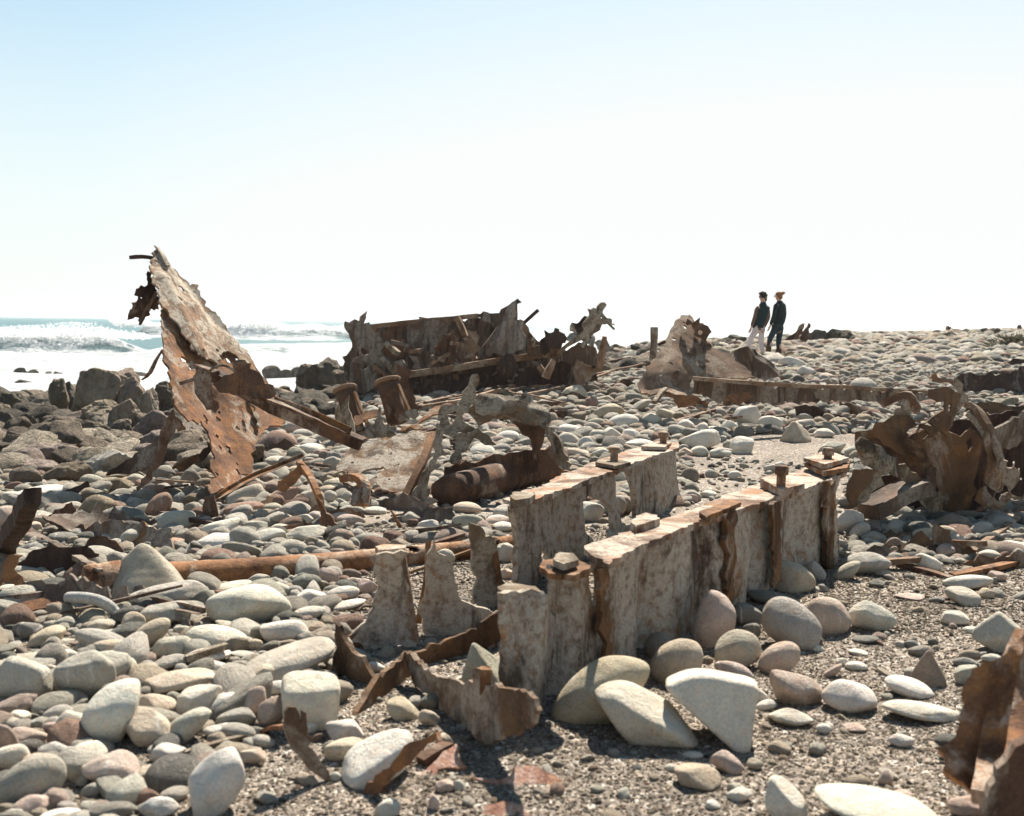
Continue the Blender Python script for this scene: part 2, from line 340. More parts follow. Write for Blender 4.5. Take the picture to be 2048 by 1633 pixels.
def stone(tile, cx, cy, w, h, ang, kind, col, embed=.17, label=None, big=False, rock=False):
    s = TILES[tile][2]; px, py = tp(tile, cx, cy); w /= s; h /= s
    seed = int(px*7+py*13) % 100000
    rs = random.Random(seed)
    phi = math.atan2(py-645, F)
    # rotated ellipse -> screen vertical extent of the bottom
    a = R(ang); ext = math.sqrt((w/2*math.sin(a))**2 + (h/2*math.cos(a))**2)
    d = gdepth(px, py+ext*.86)
    d = min(d, 70)
    m = d/F
    a_ = w/2*m; c_ = (.62+.25*rs.random())*max(a_, h/2*m*.9)
    hz = math.sqrt(max((h/2*m)**2 - (c_*math.sin(phi))**2, (h/2*m*.6)**2))/math.cos(phi)
    sub = 5 if (rock or w > 85) else (4 if w > 26 else 3)
    if kind == 'e' and seed % 3 == 0: kind = 'r'
    elif kind == 'r' and seed % 2 == 1: kind = 'a'
    if rock and kind in 'atk': kind = 'f'
    V = stone_unit(seed, kind, sub)*np.array([a_, c_, hz])
    ca, sa = math.cos(a), math.sin(a)
    V = np.stack([V[:, 0]*ca-V[:, 2]*sa, V[:, 1], V[:, 0]*sa+V[:, 2]*ca], 1)
    yaw = math.atan2(px-CX, F)
    cy_, sy_ = math.cos(-yaw), math.sin(-yaw)
    V = np.stack([V[:, 0]*cy_-V[:, 1]*sy_, V[:, 0]*sy_+V[:, 1]*cy_, V[:, 2]], 1)
    if rock:
        V = V*(1+.05*fbm(V/max(a_, hz), seed, 5, 4))[:, None]
    zmin = V[:, 2].min()
    # depth so that the stone sits on the ground under its centre
    ds = d + np.linspace(-.3*c_, 1.6*c_+.15, 24); best = None
    for q in ds:
        pc = P(px, py, q); e = pc[2]+zmin*(1-embed*2) - gz(pc[0], pc[1])
        if best is None or abs(e) < best[0]: best = (abs(e), q)
    c = P(px, py, best[1])
    nm = 'rock' if rock else ('boulder' if w > 75 else ('stone' if w > 34 else 'cobble'))
    me = bpy.data.meshes.new(nm); me.from_pydata(V.tolist(), [], ICO[sub][1])
    me.polygons.foreach_set('use_smooth', np.ones(len(me.polygons), bool)); me.materials.append(M_ROCK if rock else M_STONE)
    o = bpy.data.objects.new(nm, me); COL.objects.link(o); o.location = c
    t = TINT[col]; j = rs.uniform(.88, 1.12); o.color = (t[0]*j*rs.uniform(.97, 1.03), t[1]*j, t[2]*j*rs.uniform(.94, 1.05), 1)
    STONES.append(dict(o=o, px=px, py=py, w=w, h=h, ang=ang, kind=kind, col=col, rock=rock, label=label, c=c, r=(a_+c_)/2))
    return o
STONE_TXT = """
T6 110 990 270 240 -5 r g|410 970 280 250 10 a g|530 1140 400 250 50 r w|695 1215 260 180 -15 a b|890 1200 270 130 30 r g|745 1105 210 120 -5 r b|950 1080 240 150 20 r w|1065 1110 180 110 30 r w|860 990 350 120 5 a b|1190 630 410 205 -3 r w|800 570 390 145 3 a g|690 480 430 310 0 t g|1040 780 300 125 -8 e w|1360 748 235 115 3 e w|790 665 260 110 5 a g|635 718 130 110 60 e b|715 765 230 110 38 e b|820 830 195 110 8 a g|525 845 180 125 8 e b|600 920 110 90 5 e g|685 950 150 80 20 e b|815 900 180 75 10 a g|985 870 240 90 5 s w|1170 860 140 40 -8 s g|1370 890 490 150 20 r g|1425 878 120 75 10 e g|1450 930 165 110 5 r g|1270 955 145 95 25 a b|1485 1100 285 290 0 k w|1210 1090 160 130 30 a p|1310 1135 160 150 10 a p|1320 1020 160 75 5 r w|1050 925 150 60 -25 a g|1030 1475 350 260 52 a w|1200 1350 150 90 -10 a b|800 1330 175 100 10 r w|530 1415 270 175 -5 a p|150 1475 340 230 25 e g|150 1585 170 110 15 a p|290 1640 210 90 0 e w|760 1590 190 110 5 a w|690 1440 130 80 25 r b|130 1255 190 95 -5 r p|330 1210 175 140 50 r g|420 1335 180 120 15 r w|260 1320 150 90 0 e w|165 1372 130 80 10 e b|60 1350 170 140 -30 r w|20 1250 110 100 -40 r g|200 1185 140 65 -5 r g|100 1155 110 65 0 r w|50 1188 120 60 -15 r g|275 1145 80 45 0 e p|245 1215 75 75 20 r p|1260 1275 115 60 -15 e g|1040 1225 135 65 15 r w|245 945 85 75 0 r g|130 880 220 55 3 s g|320 870 130 75 10 r w|220 778 190 85 28 e b|130 750 140 95 5 r d|310 712 110 65 10 s g|465 730 130 75 22 e g|490 772 140 55 12 s g|310 802 95 38 5 s g|395 825 92 50 0 e g|285 842 85 62 0 e g|1100 730 150 60 -20 r b|1215 812 85 55 0 e b|880 745 90 55 5 e g|1475 662 165 65 8 e w|1480 595 180 95 0 a w|1640 570 160 75 8 e w|1660 622 190 45 12 e w|1235 505 115 65 5 a g|1110 540 200 55 8 s w|1340 550 115 65 -15 r g|1465 520 150 90 10 e d|1570 497 104 105 0 r p|1520 740 95 75 20 r b|1570 780 120 62 5 e w|585 645 90 75 0 e g|845 228 185 115 5 r g|762 155 160 110 45 e r|570 205 245 110 5 e d|455 162 190 130 10 r n|722 90 185 90 14 e r|660 295 190 95 15 r g|520 282 130 75 10 r d|822 325 150 50 -5 e r|1060 258 185 80 10 a w|1050 318 250 85 8 a w|1225 255 112 75 8 r g|1280 292 175 75 8 r w|1460 280 205 80 8 a w|1330 215 145 85 8 r g|1150 215 118 55 3 e g|1165 165 195 72 8 e r|1170 100 190 90 15 r g|1350 108 190 95 15 a r|1500 130 105 120 0 e b|1565 85 110 70 0 e b|1605 40 90 42 0 e b|1465 215 110 60 -5 r g|1630 205 115 52 0 e p|1300 158 100 48 5 e g|1350 260 110 52 -10 e w|200 85 260 65 5 s w|70 110 120 65 0 r g|20 225 170 170 30 r p|155 258 92 65 0 r b|205 218 85 62 5 e p|150 350 125 55 0 e d|300 300 140 55 0 e d|40 548 110 48 0 e w|150 490 105 55 0 r d|195 535 135 65 0 e d|60 635 120 60 0 r g|330 160 120 60 12 e g|600 125 90 70 0 r d|950 110 110 90 10 r d|860 120 100 80 0 e d|395 905 70 50 0 e b|650 855 70 40 0 e b|980 930 80 40 0 r b|560 640 60 60 0 e g
T4 1598 758 285 172 -12 e b|1220 985 220 330 -4 e p|1030 1190 300 225 42 e b|935 1108 145 155 0 e d|1035 1005 140 120 0 r r|640 1345 580 330 33 e b|875 1470 590 280 -18 a w|1195 1430 470 400 -4 v w|1340 1125 235 200 20 r g|1320 1235 205 115 -5 e p|1552 1170 235 155 33 e p|1615 1000 330 235 -38 r g|1800 958 245 200 -20 r p|1522 860 265 75 -5 e d|1475 812 95 65 0 e d|1385 950 160 115 -20 a d|1412 1030 90 85 0 r d|1738 725 95 115 20 r g|1898 722 165 75 38 e g|1990 685 260 125 5 r g|1912 470 152 125 15 a w|1962 522 125 82 40 e g|155 625 90 95 0 r g|115 470 145 62 5 e p|135 497 115 50 0 e w|20 470 75 85 0 e g|165 738 75 60 0 r p|590 425 140 115 0 a w|738 395 70 120 0 r w|1145 55 215 105 10 a w|1145 112 95 62 0 e w|1362 82 135 105 20 a w|1258 120 112 62 5 r w|1295 78 62 50 0 r g|1070 118 85 55 0 r p|470 65 125 105 0 e g|567 72 92 85 0 e b|648 122 105 55 0 e w|525 122 125 55 -10 e b|1325 236 72 56 0 e w|1205 225 65 50 0 r g|1100 352 82 50 0 r p|1190 330 88 42 0 e w|1510 202 72 52 0 r g|1555 180 65 38 0 e w|1630 15 165 120 5 t b|1820 95 145 75 5 a g
T7 1215 425 265 185 -5 a w|1530 715 185 225 0 t o|1418 808 265 110 -12 e w|1092 862 300 185 0 r w|800 822 300 190 -5 a p|1490 935 430 125 -8 s w|770 975 245 105 0 r w|1375 1100 142 78 0 e w|950 1035 84 58 0 e w|595 860 110 95 0 a w|635 905 115 60 15 e w|260 1300 262 142 -5 r b|420 1222 182 112 -15 r p|235 1178 112 42 0 e w|120 1250 82 48 0 e w|575 1230 92 65 0 r g|490 1395 142 82 10 r w|345 1450 84 48 0 e w|745 1445 310 200 -38 a w|1260 1465 720 170 -12 s w|1732 1465 195 130 0 r p|1385 1400 112 62 0 e p|1290 1310 82 90 0 r p|1120 1030 130 52 0 r p|1130 692 122 52 0 e w|1000 720 125 52 30 e p|1050 672 64 50 0 r w|1430 570 82 48 0 e d|1368 573 52 36 0 e g|1140 615 102 38 0 e w|1730 672 142 60 -3 e d|1740 745 145 120 0 r g|1905 520 270 250 5 r g|1965 550 160 125 0 r p|1872 650 115 52 0 e w|1742 232 262 90 8 s w|1712 315 195 105 -8 a g|1842 296 92 62 0 r b|1900 202 102 62 0 a p|1522 130 152 90 -25 r w|1852 85 132 62 0 e w|2005 52 135 92 0 e w|1870 45 210 62 3 r g|1420 45 95 52 0 r g|1620 65 122 90 10 r p|1672 432 145 85 -10 a w|1762 495 102 42 0 e w|1420 310 165 42 -3 s p|1180 545 145 46 5 e d|1240 240 92 52 0 r d|1420 202 62 32 0 e d|1275 182 82 42 0 r g|920 595 72 42 0 e w|1570 330 85 35 10 r d|1550 560 60 40 0 e d
T5 660 1350 410 225 25 k w|490 1190 205 110 -5 r w|490 1285 215 110 8 s b|795 1085 200 110 -25 a b|922 1132 115 85 -20 r b|312 1180 72 62 0 e w|1190 870 310 265 18 t g|650 865 92 52 -25 r w|930 1050 102 82 0 r d|1000 1248 85 82 -30 r b|712 1600 135 100 0 e w|440 1430 62 52 0 e w|1120 42 152 64 -3 e b|645 56 122 44 0 e w|1130 118 180 95 0 r g|920 136 115 72 0 r w|985 88 125 72 0 a g|1280 105 125 55 0 e w|1310 137 112 50 0 e w|830 92 112 62 0 a g|520 100 152 60 0 e p|1320 280 82 110 0 r w|1000 302 115 105 -20 r w|905 272 105 80 0 r w|520 425 82 54 0 e b|602 452 112 92 10 a p|1010 1480 110 70 -10 a p|1080 1480 80 60 -40 a g|950 1560 60 90 0 r p
T2 1660 778 185 105 10 r b|1742 838 195 105 8 e w|1585 850 122 84 0 e g|1905 828 145 100 15 r w|1838 745 170 62 32 r g|1992 790 115 75 0 e g|1455 890 195 80 -10 e w|1422 945 125 105 0 e b|1530 965 100 102 0 e w|1615 1010 105 60 0 e w|1602 912 112 72 0 e g|1480 1015 145 52 -8 e w|1690 912 135 75 -30 a w|1785 912 115 90 20 r w|1850 962 200 60 0 r w|955 588 142 75 5 r b|925 625 92 52 0 e w|1170 590 145 62 5 a w|1250 622 102 52 -10 r w|1370 515 112 32 0 e w|1512 502 125 44 0 a w|1545 562 92 62 0 r w|1460 668 155 100 12 a b|1550 722 84 76 0 e r|1500 757 92 44 0 e p|1642 702 102 54 0 r b|1710 665 125 85 0 r n|1812 692 112 62 0 r d|680 665 115 44 0 e p|292 900 225 110 0 e o|55 1202 135 76 0 e g|20 1282 105 102 0 r g|132 1282 82 92 0 r g|920 1000 150 82 0 r w|955 920 122 74 0 r b|905 850 70 80 -20 r w|1062 925 160 85 12 e w|700 1080 72 52 0 e g|630 1332 62 60 0 r b|40 1095 120 130 0 r g|1280 700 90 50 0 r b|250 1250 90 50 0 e b|380 1220 90 45 5 e w|1550 640 100 60 0 r n
T3 620 702 152 112 20 a w|745 742 132 92 -5 r w|535 757 92 74 0 a w|872 782 152 112 0 t w|1022 790 112 54 0 r w|1062 862 115 80 0 t g|1222 542 138 82 5 r g|1125 566 92 38 0 e w|1080 600 95 40 15 e w|1170 596 72 32 0 e w|1235 602 74 42 0 r w|1260 740 112 36 0 e w|912 740 122 55 0 r g|310 752 92 74 15 r w|388 766 82 60 20 r w|450 772 72 44 0 e w|110 790 92 44 0 e b|375 882 82 56 0 r w|490 892 115 54 0 r w|565 1005 62 50 0 e w|440 992 55 40 0 r d|745 965 70 45 0 r g|860 430 150 70 -5 s w|1640 1297 122 72 5 e b|1532 1312 102 84 30 r b|1702 1342 92 72 0 r g|932 475 102 62 -10 a w|1040 500 95 44 0 r p|1810 1255 90 40 0 e d|1500 1245 120 60 0 e d|1400 1260 130 70 0 r d|1950 1290 110 50 0 e b|1960 1370 150 70 0 r w
T1 1510 1190 215 150 5 r r|1545 1238 122 52 0 e g|1618 1120 135 95 -20 a p|1500 1288 122 62 0 e w|1700 1230 152 84 -10 r w|1815 1412 132 64 8 e b|1745 1170 100 60 0 r g|1620 1340 120 60 5 r b|260 1450 255 62 3 s w|640 1430 160 110 0 r n|1040 1382 115 112 0 r d|880 1355 150 100 10 r d|1060 1500 112 82 0 r n|600 1362 102 44 0 e w|690 1352 115 55 0 r p|560 1378 92 62 0 r b|1700 962 112 60 10 r w|1770 905 92 46 0 r w|1660 1005 90 50 0 e g|1820 990 90 55 -10 e w|1590 905 90 45 0 e g|930 1280 110 50 0 r w|1000 1230 90 40 0 r w
"""
def build_stones():
    for line in STONE_TXT.strip().split('\n'):
        tile, rest = line.split(' ', 1)
        for it in rest.split('|'):
            q = it.split(); stone(tile, *[float(v) for v in q[:5]], q[5], q[6])
build_stones()

# dark shore rocks on the left and along the waterline
ROCKS = """
T1 110 830 95 110 0 t k|180 825 80 80 0 a k|265 835 80 75 0 a k|322 835 75 75 0 a n|140 915 260 150 5 a k|60 975 120 130 0 a k|320 960 110 260 0 a n|180 1015 190 100 -5 a k|50 1090 130 150 0 r k|135 1080 130 120 -20 a k|370 960 90 220 0 a k|520 1125 190 120 -8 a n|370 1165 290 95 -5 s n|300 1235 130 65 -10 a n|205 1240 270 140 15 a o|50 1295 180 100 0 r r|360 1355 280 130 15 a n|140 1375 170 125 0 r n|600 1300 320 150 18 a g|1010 1195 260 170 5 a o|700 1205 370 80 8 s o|860 870 100 90 0 a k|900 960 120 230 0 a k|1480 815 110 100 0 r k|1560 830 110 90 0 a k|1750 850 290 230 0 a k|1640 880 140 130 0 a k|1535 895 130 80 10 a n|750 830 110 60 0 a k|20 880 90 90 0 a k|960 900 120 110 0 a k|780 1110 140 50 5 s n|1100 1140 120 80 0 a n
T3 500 330 110 70 0 a k|560 310 90 60 0 r k|465 350 80 50 0 a k|600 320 70 60 0 a k|1000 300 110 90 0 a k|1075 295 100 90 0 a k|1140 300 80 70 0 r k|1190 310 70 50 0 a k|1745 268 40 40 0 k k|1845 265 50 40 0 a k|1900 270 70 50 0 a k|1665 290 70 50 0 a n|2025 250 26 40 0 k k|940 300 90 60 0 a n
U3 1000 590 150 110 0 a d|1180 620 110 130 0 a d|1310 700 170 200 0 a d|1400 740 90 100 0 a g
"""
def build_rocks():
    for line in ROCKS.strip().split('\n'):
        tile, rest = line.split(' ', 1)
        for it in rest.split('|'):
            q = it.split(); stone(tile, *[float(v) for v in q[:5]], q[5], q[6], rock=True, embed=.1)
build_rocks()
def big_boulder(name, blocks, label, col):
    global STONES
    keep = STONES; STONES = []
    for b in blocks: stone(*b[:6], b[6], col, rock=True, embed=.08)
    objs = [q['o'] for q in STONES]; c = np.mean([np.array(o.location[:]) for o in objs], 0)
    t = thing(name, label, 'rock', (c[0], c[1], gz(c[0], c[1])))
    for o in objs:
        o.name = 'rock_block'; o.parent = t; o.location = np.array(o.location[:])-np.array(t['_o'])
    keep.append(dict(o=t, px=proj(c)[0], py=proj(c)[1], w=170, h=130, ang=0, kind='a', col=col, rock=True, label=label, c=c, r=.6)); STONES = keep
big_boulder('cracked_boulder', [('T1', 520, 940, 250, 330, -5, 'a'), ('T1', 640, 905, 260, 230, 10, 'a'), ('T1', 560, 1040, 230, 180, 0, 'a'), ('T1', 730, 960, 200, 280, 5, 'a'), ('T1', 680, 1040, 170, 200, -8, 'a'), ('T1', 800, 990, 130, 220, 0, 'a'), ('T1', 600, 850, 200, 120, -10, 'a')], 'massive cracked brown boulder standing left of the tall upright hull plate', 'o')
big_boulder('jagged_outcrop', [('T1', 1700, 860, 200, 220, 10, 'a'), ('T1', 1800, 830, 190, 230, 0, 'a'), ('T1', 1640, 830, 150, 120, 0, 'a'), ('T1', 1860, 880, 120, 180, 0, 'a')], 'dark jagged rock outcrop between the upright plate and the long hull section', 'n')

# ------------------------------------------------------------------ scattered stones (too many to count): instanced points
def scatter(name, pts, sizes, rots, tints, protos, label, cat, mat=None):
    me = bpy.data.meshes.new(name); me.from_pydata(pts.tolist(), [], [])
    def at(nm, typ, dat, fld='vector'):
        a = me.attributes.new(nm, typ, 'POINT'); a.data.foreach_set(fld, np.ascontiguousarray(dat, np.float32).ravel())
    at('siz', 'FLOAT_VECTOR', sizes); at('rot', 'FLOAT_VECTOR', rots)
    at('tint', 'FLOAT_COLOR', np.concatenate([tints, np.ones((len(tints), 1))], 1), 'color')
    o = bpy.data.objects.new(name, me); COL.objects.link(o); tag(o, label, cat, kind='stuff')
    col = bpy.data.collections.new(name+'_shapes')
    for k, (kind, sub) in enumerate(protos):
        pm = bpy.data.meshes.new('stone_shape'); V = stone_unit(500+k*13, kind, sub)
        pm.from_pydata(V.tolist(), [], ICO[sub][1]); pm.polygons.foreach_set('use_smooth', np.ones(len(pm.polygons), bool))
        pm.materials.append(mat or M_COB); po = bpy.data.objects.new('stone_shape', pm); col.objects.link(po)
    ng = bpy.data.node_groups.new(name, 'GeometryNodeTree')
    ng.interface.new_socket('Geometry', in_out='INPUT', socket_type='NodeSocketGeometry')
    ng.interface.new_socket('Geometry', in_out='OUTPUT', socket_type='NodeSocketGeometry')
    N = ng.nodes.new; L = ng.links.new
    gi = N('NodeGroupInput'); go = N('NodeGroupOutput'); ip = N('GeometryNodeInstanceOnPoints')
    ci = N('GeometryNodeCollectionInfo'); ci.inputs['Collection'].default_value = col
    ci.inputs['Separate Children'].default_value = True; ci.inputs['Reset Children'].default_value = True
    ip.inputs['Pick Instance'].default_value = True
    m2p = N('GeometryNodeMeshToPoints')
    def na(nm, typ):
        q = N('GeometryNodeInputNamedAttribute'); q.data_type = typ; q.inputs[0].default_value = nm; return q.outputs[0]
    rv = N('FunctionNodeRandomValue'); rv.data_type = 'INT'
    mn = [i for i in rv.inputs if i.name == 'Min' and i.type == 'INT'][0]; mx = [i for i in rv.inputs if i.name == 'Max' and i.type == 'INT'][0]
    mn.default_value = 0; mx.default_value = len(protos)-1
    L(gi.outputs[0], m2p.inputs['Mesh']); L(m2p.outputs[0], ip.inputs['Points'])
    L(ci.outputs[0], ip.inputs['Instance'])
    L([q for q in rv.outputs if q.type == 'INT'][0], ip.inputs['Instance Index'])
    L(na('rot', 'FLOAT_VECTOR'), ip.inputs['Rotation']); L(na('siz', 'FLOAT_VECTOR'), ip.inputs['Scale'])
    L(ip.outputs[0], go.inputs[0])
    md = o.modifiers.new('scatter', 'NODES'); md.node_group = ng
    return o
def inpoly(px, py, poly):
    ins = np.zeros(len(px), bool); n = len(poly)
    for i in range(n):
        x1, y1 = poly[i]; x2, y2 = poly[(i+1) % n]
        if y1 == y2: continue
        c = ((y1 > py) != (y2 > py)) & (px < (x2-x1)*(py-y1)/(y2-y1)+x1); ins ^= c
    return ins
# sandy (gravel) areas of the beach, outlined on the ground
SAND = [[(1370, 905), (1480, 870), (1720, 868), (1715, 900), (1690, 1060), (1700, 1130), (2048, 1130), (2200, 1300), (2200, 2200), (450, 2200), (300, 1633), (480, 1530), (560, 1480), (640, 1440), (720, 1330), (690, 1200), (760, 1100), (960, 1110), (1020, 1060), (1390, 1010)],
        [(900, 985), (1130, 945), (1160, 985), (1010, 1040), (760, 1075), (640, 1070), (660, 1045), (800, 1010)]]
SANDW = [np.array([G(x, min(y, 1900))[:2] for x, y in s]) for s in SAND]
def cob_tints(n, rs, dark=0.0):
    pal = np.array([TINT[k] for k in 'gwbgwpgwgbdbwrw']); c = pal[rs.randint(0, len(pal), n)]
    return np.clip(c*rs.uniform(.8, 1.15, (n, 1))*rs.uniform(.98, 1.02, (n, 3)), 0, .75)
BIG = np.array([[s['c'][0], s['c'][1], s['r']] for s in STONES])
def thin(x, y, r, pack):
    """keep stones that do not overlap earlier ones too much"""
    cell = {}; keep = []
    order = np.argsort(-r); cs = .5
    for i in order:
        kx, ky = int(math.floor(x[i]/cs)), int(math.floor(y[i]/cs)); ok = True
        for a in (-1, 0, 1):
            for b in (-1, 0, 1):
                for j in cell.get((kx+a, ky+b), ()):
                    if (x[i]-x[j])**2+(y[i]-y[j])**2 < (pack*(r[i]+r[j]))**2: ok = False; break
                if not ok: break
            if not ok: break
        if ok: cell.setdefault((kx, ky), []).append(i); keep.append(i)
    return np.array(keep)
def near_big(x, y, r, f):
    bad = (x-6.95)**2*.5+(y-30.4)**2*.35 < .35
    for bx, by, br in BIG: bad |= (x-bx)**2+(y-by)**2 < (f*br+r*.3)**2
    return bad
def fan(rs, n, y0, y1, umin=-.62, umax=.62, p=1.0):
    y = (rs.uniform(0, 1, n)*(y1**p-y0**p)+y0**p)**(1/p); x = rs.uniform(umin, umax, n)*y; return x, y
def sandmask(x, y):
    m = np.zeros(len(x), bool)
    for s in SANDW: m |= inpoly(x, y, s)
    return m
def do_scatter():
    rs = np.random.RandomState(4)
    # cobbles, near and middle ground
    X = []; Y = []; Rr = []; LZ = []
    for (n, y0, y1, r0_, r1_, lift, pack) in ((30000, 3.2, 14, .018, .055, 0, .62), (7000, 3.5, 16, .05, .115, .0, .78), (7000, 13, 30, .06, .14, 0, .72), (30000, 13, 30, .03, .07, 0, .6)):
        x, y = fan(rs, n, y0, y1, p=2); r = np.exp(rs.uniform(math.log(r0_), math.log(r1_), n))
        px = CX+F*x/y
        m = ~sandmask(x, y)
        # density noise, sea side is bedrock
        m &= ~((px < 520) & (y > 12.8)) & ~((px < 700) & (y > 19)) & ~((px < 1250) & (y > 27))
        m &= ~near_big(x, y, r, .75)
        x, y, r = x[m], y[m], r[m]; k = thin(x, y, r, pack)
        X.append(x[k]); Y.append(y[k]); Rr.append(r[k]); LZ.append(np.full(len(k), lift))
    # sparse stones on the gravel
    x, y = fan(rs, 9000, 3.2, 13, p=2); r = np.exp(rs.uniform(math.log(.010), math.log(.045), len(x)))
    m = sandmask(x, y) & (rs.uniform(0, 1, len(x)) < .16+.35*np.clip(fbm(np.stack([x, y, x*0], 1), 5, 1.6, 2), 0, 1)+.3*(y > 8)) & ~near_big(x, y, r, .9)
    X.append(x[m]); Y.append(y[m]); Rr.append(r[m]); LZ.append(np.zeros(m.sum()))
    x = np.concatenate(X); y = np.concatenate(Y); r = np.concatenate(Rr); lz = np.concatenate(LZ); n = len(x)
    ax = np.stack([r*rs.uniform(.9, 1.5, n), r*rs.uniform(.7, 1.05, n), r*rs.uniform(.4, .85, n)], 1)
    z = ground(x, y)+ax[:, 2]*.4+lz
    rot = np.stack([rs.normal(0, .28, n), rs.normal(0, .28, n), rs.uniform(0, 6.28, n)], 1)
    protos = [(k, 3) for k in 'erraraasrkaas']
    scatter('cobbles', np.stack([x, y, z], 1), ax, rot, cob_tints(n, rs), protos, 'small rounded grey and pinkish cobbles filling the beach between the larger stones', 'cobbles')
    print('cobbles', n)
    # far field
    X = []; Y = []; Rr = []
    for (nn, y0, y1, a, b, pack) in ((30000, 28, 75, .10, .26, .6), (60000, 26, 60, .05, .12, .6)):
        x, y = fan(rs, nn, y0, y1, -.05, .75, 2); r = np.exp(rs.uniform(math.log(a), math.log(b), nn))
        m = ~((CX+F*x/y < 1250) & (y > 27)) & ~near_big(x, y, r, .7); x, y, r = x[m], y[m], r[m]; k = thin(x, y, r, pack); X.append(x[k]); Y.append(y[k]); Rr.append(r[k])
    x = np.concatenate(X); y = np.concatenate(Y); r = np.concatenate(Rr); n = len(x)
    ax = np.stack([r*rs.uniform(.9, 1.5, n), r*rs.uniform(.7, 1.1, n), r*rs.uniform(.45, .8, n)], 1)
    z = ground(x, y)+ax[:, 2]*.4
    rot = np.stack([rs.normal(0, .25, n), rs.normal(0, .25, n), rs.uniform(0, 6.28, n)], 1)
    scatter('far_cobbles', np.stack([x, y, z], 1), ax, rot, cob_tints(n, rs), [(k, 2) for k in 'erraraas'], 'broad field of pale grey cobbles rising towards the back of the beach', 'cobbles')
    print('far', n)
    # gravel grains
    x, y = fan(rs, 170000, 3.0, 9, p=1.2); r = np.exp(rs.normal(math.log(.0041), .38, len(x)))*np.where(y > 6, 1.3, 1)
    n = len(x); ax = np.stack([r*1.2, r, r*.6], 1); z = ground(x, y)+ax[:, 2]*.15
    rot = np.stack([rs.normal(0, .4, n), rs.normal(0, .4, n), rs.uniform(0, 6.28, n)], 1)
    t = np.clip(cob_tints(n, rs)*rs.uniform(.3, .85, (n, 1))*np.array([1.02, .93, .84]), 0, .6)
    scatter('loose_gravel', np.stack([x, y, z], 1), ax, rot, t, [(k, 2) for k in 'rraaa'], 'coarse brown and grey gravel grains covering the beach between stones', 'gravel')
    # low dark bedrock by the water
    x, y = fan(rs, 5000, 12.5, 37, -.75, .12, 1.5); r = np.exp(rs.uniform(math.log(.10), math.log(.36), len(x)))*np.where((y > 24) & (x/y < -.2), 1.35, 1)
    px = CX+F*x/y; m = ((px < 520) & (y > 12.8)) | ((px < 700) & (y > 19)) | (y > 27); x, y, r = x[m], y[m], r[m]; k = thin(x, y, r, .5); x, y, r = x[k], y[k], r[k]; n = len(x)
    ax = np.stack([r*rs.uniform(.9, 1.4, n), r*rs.uniform(.7, 1.1, n), r*rs.uniform(.35, .8, n)], 1)
    z = ground(x, y)+ax[:, 2]*.3
    pal = np.array([TINT[k] for k in 'nkkno']); t = pal[rs.randint(0, 5, n)]*rs.uniform(.7, 1.2, (n, 1)); pw = np.array([TINT[k] for k in 'oobpn'])*.8; nr = y < 20; t[nr] = (pw[rs.randint(0, 5, n)]*rs.uniform(.7, 1.1, (n, 1)))[nr]
    scatter('shore_rocks', np.stack([x, y, z], 1), ax, np.stack([rs.normal(0, .35, n), rs.normal(0, .35, n), rs.uniform(0, 6.28, n)], 1), t, [('fFfsFf'[k], 4) for k in range(6)], 'dark jagged shore rocks crowding the waterline behind the wreck', 'rocks', M_ROCKI)
do_scatter()

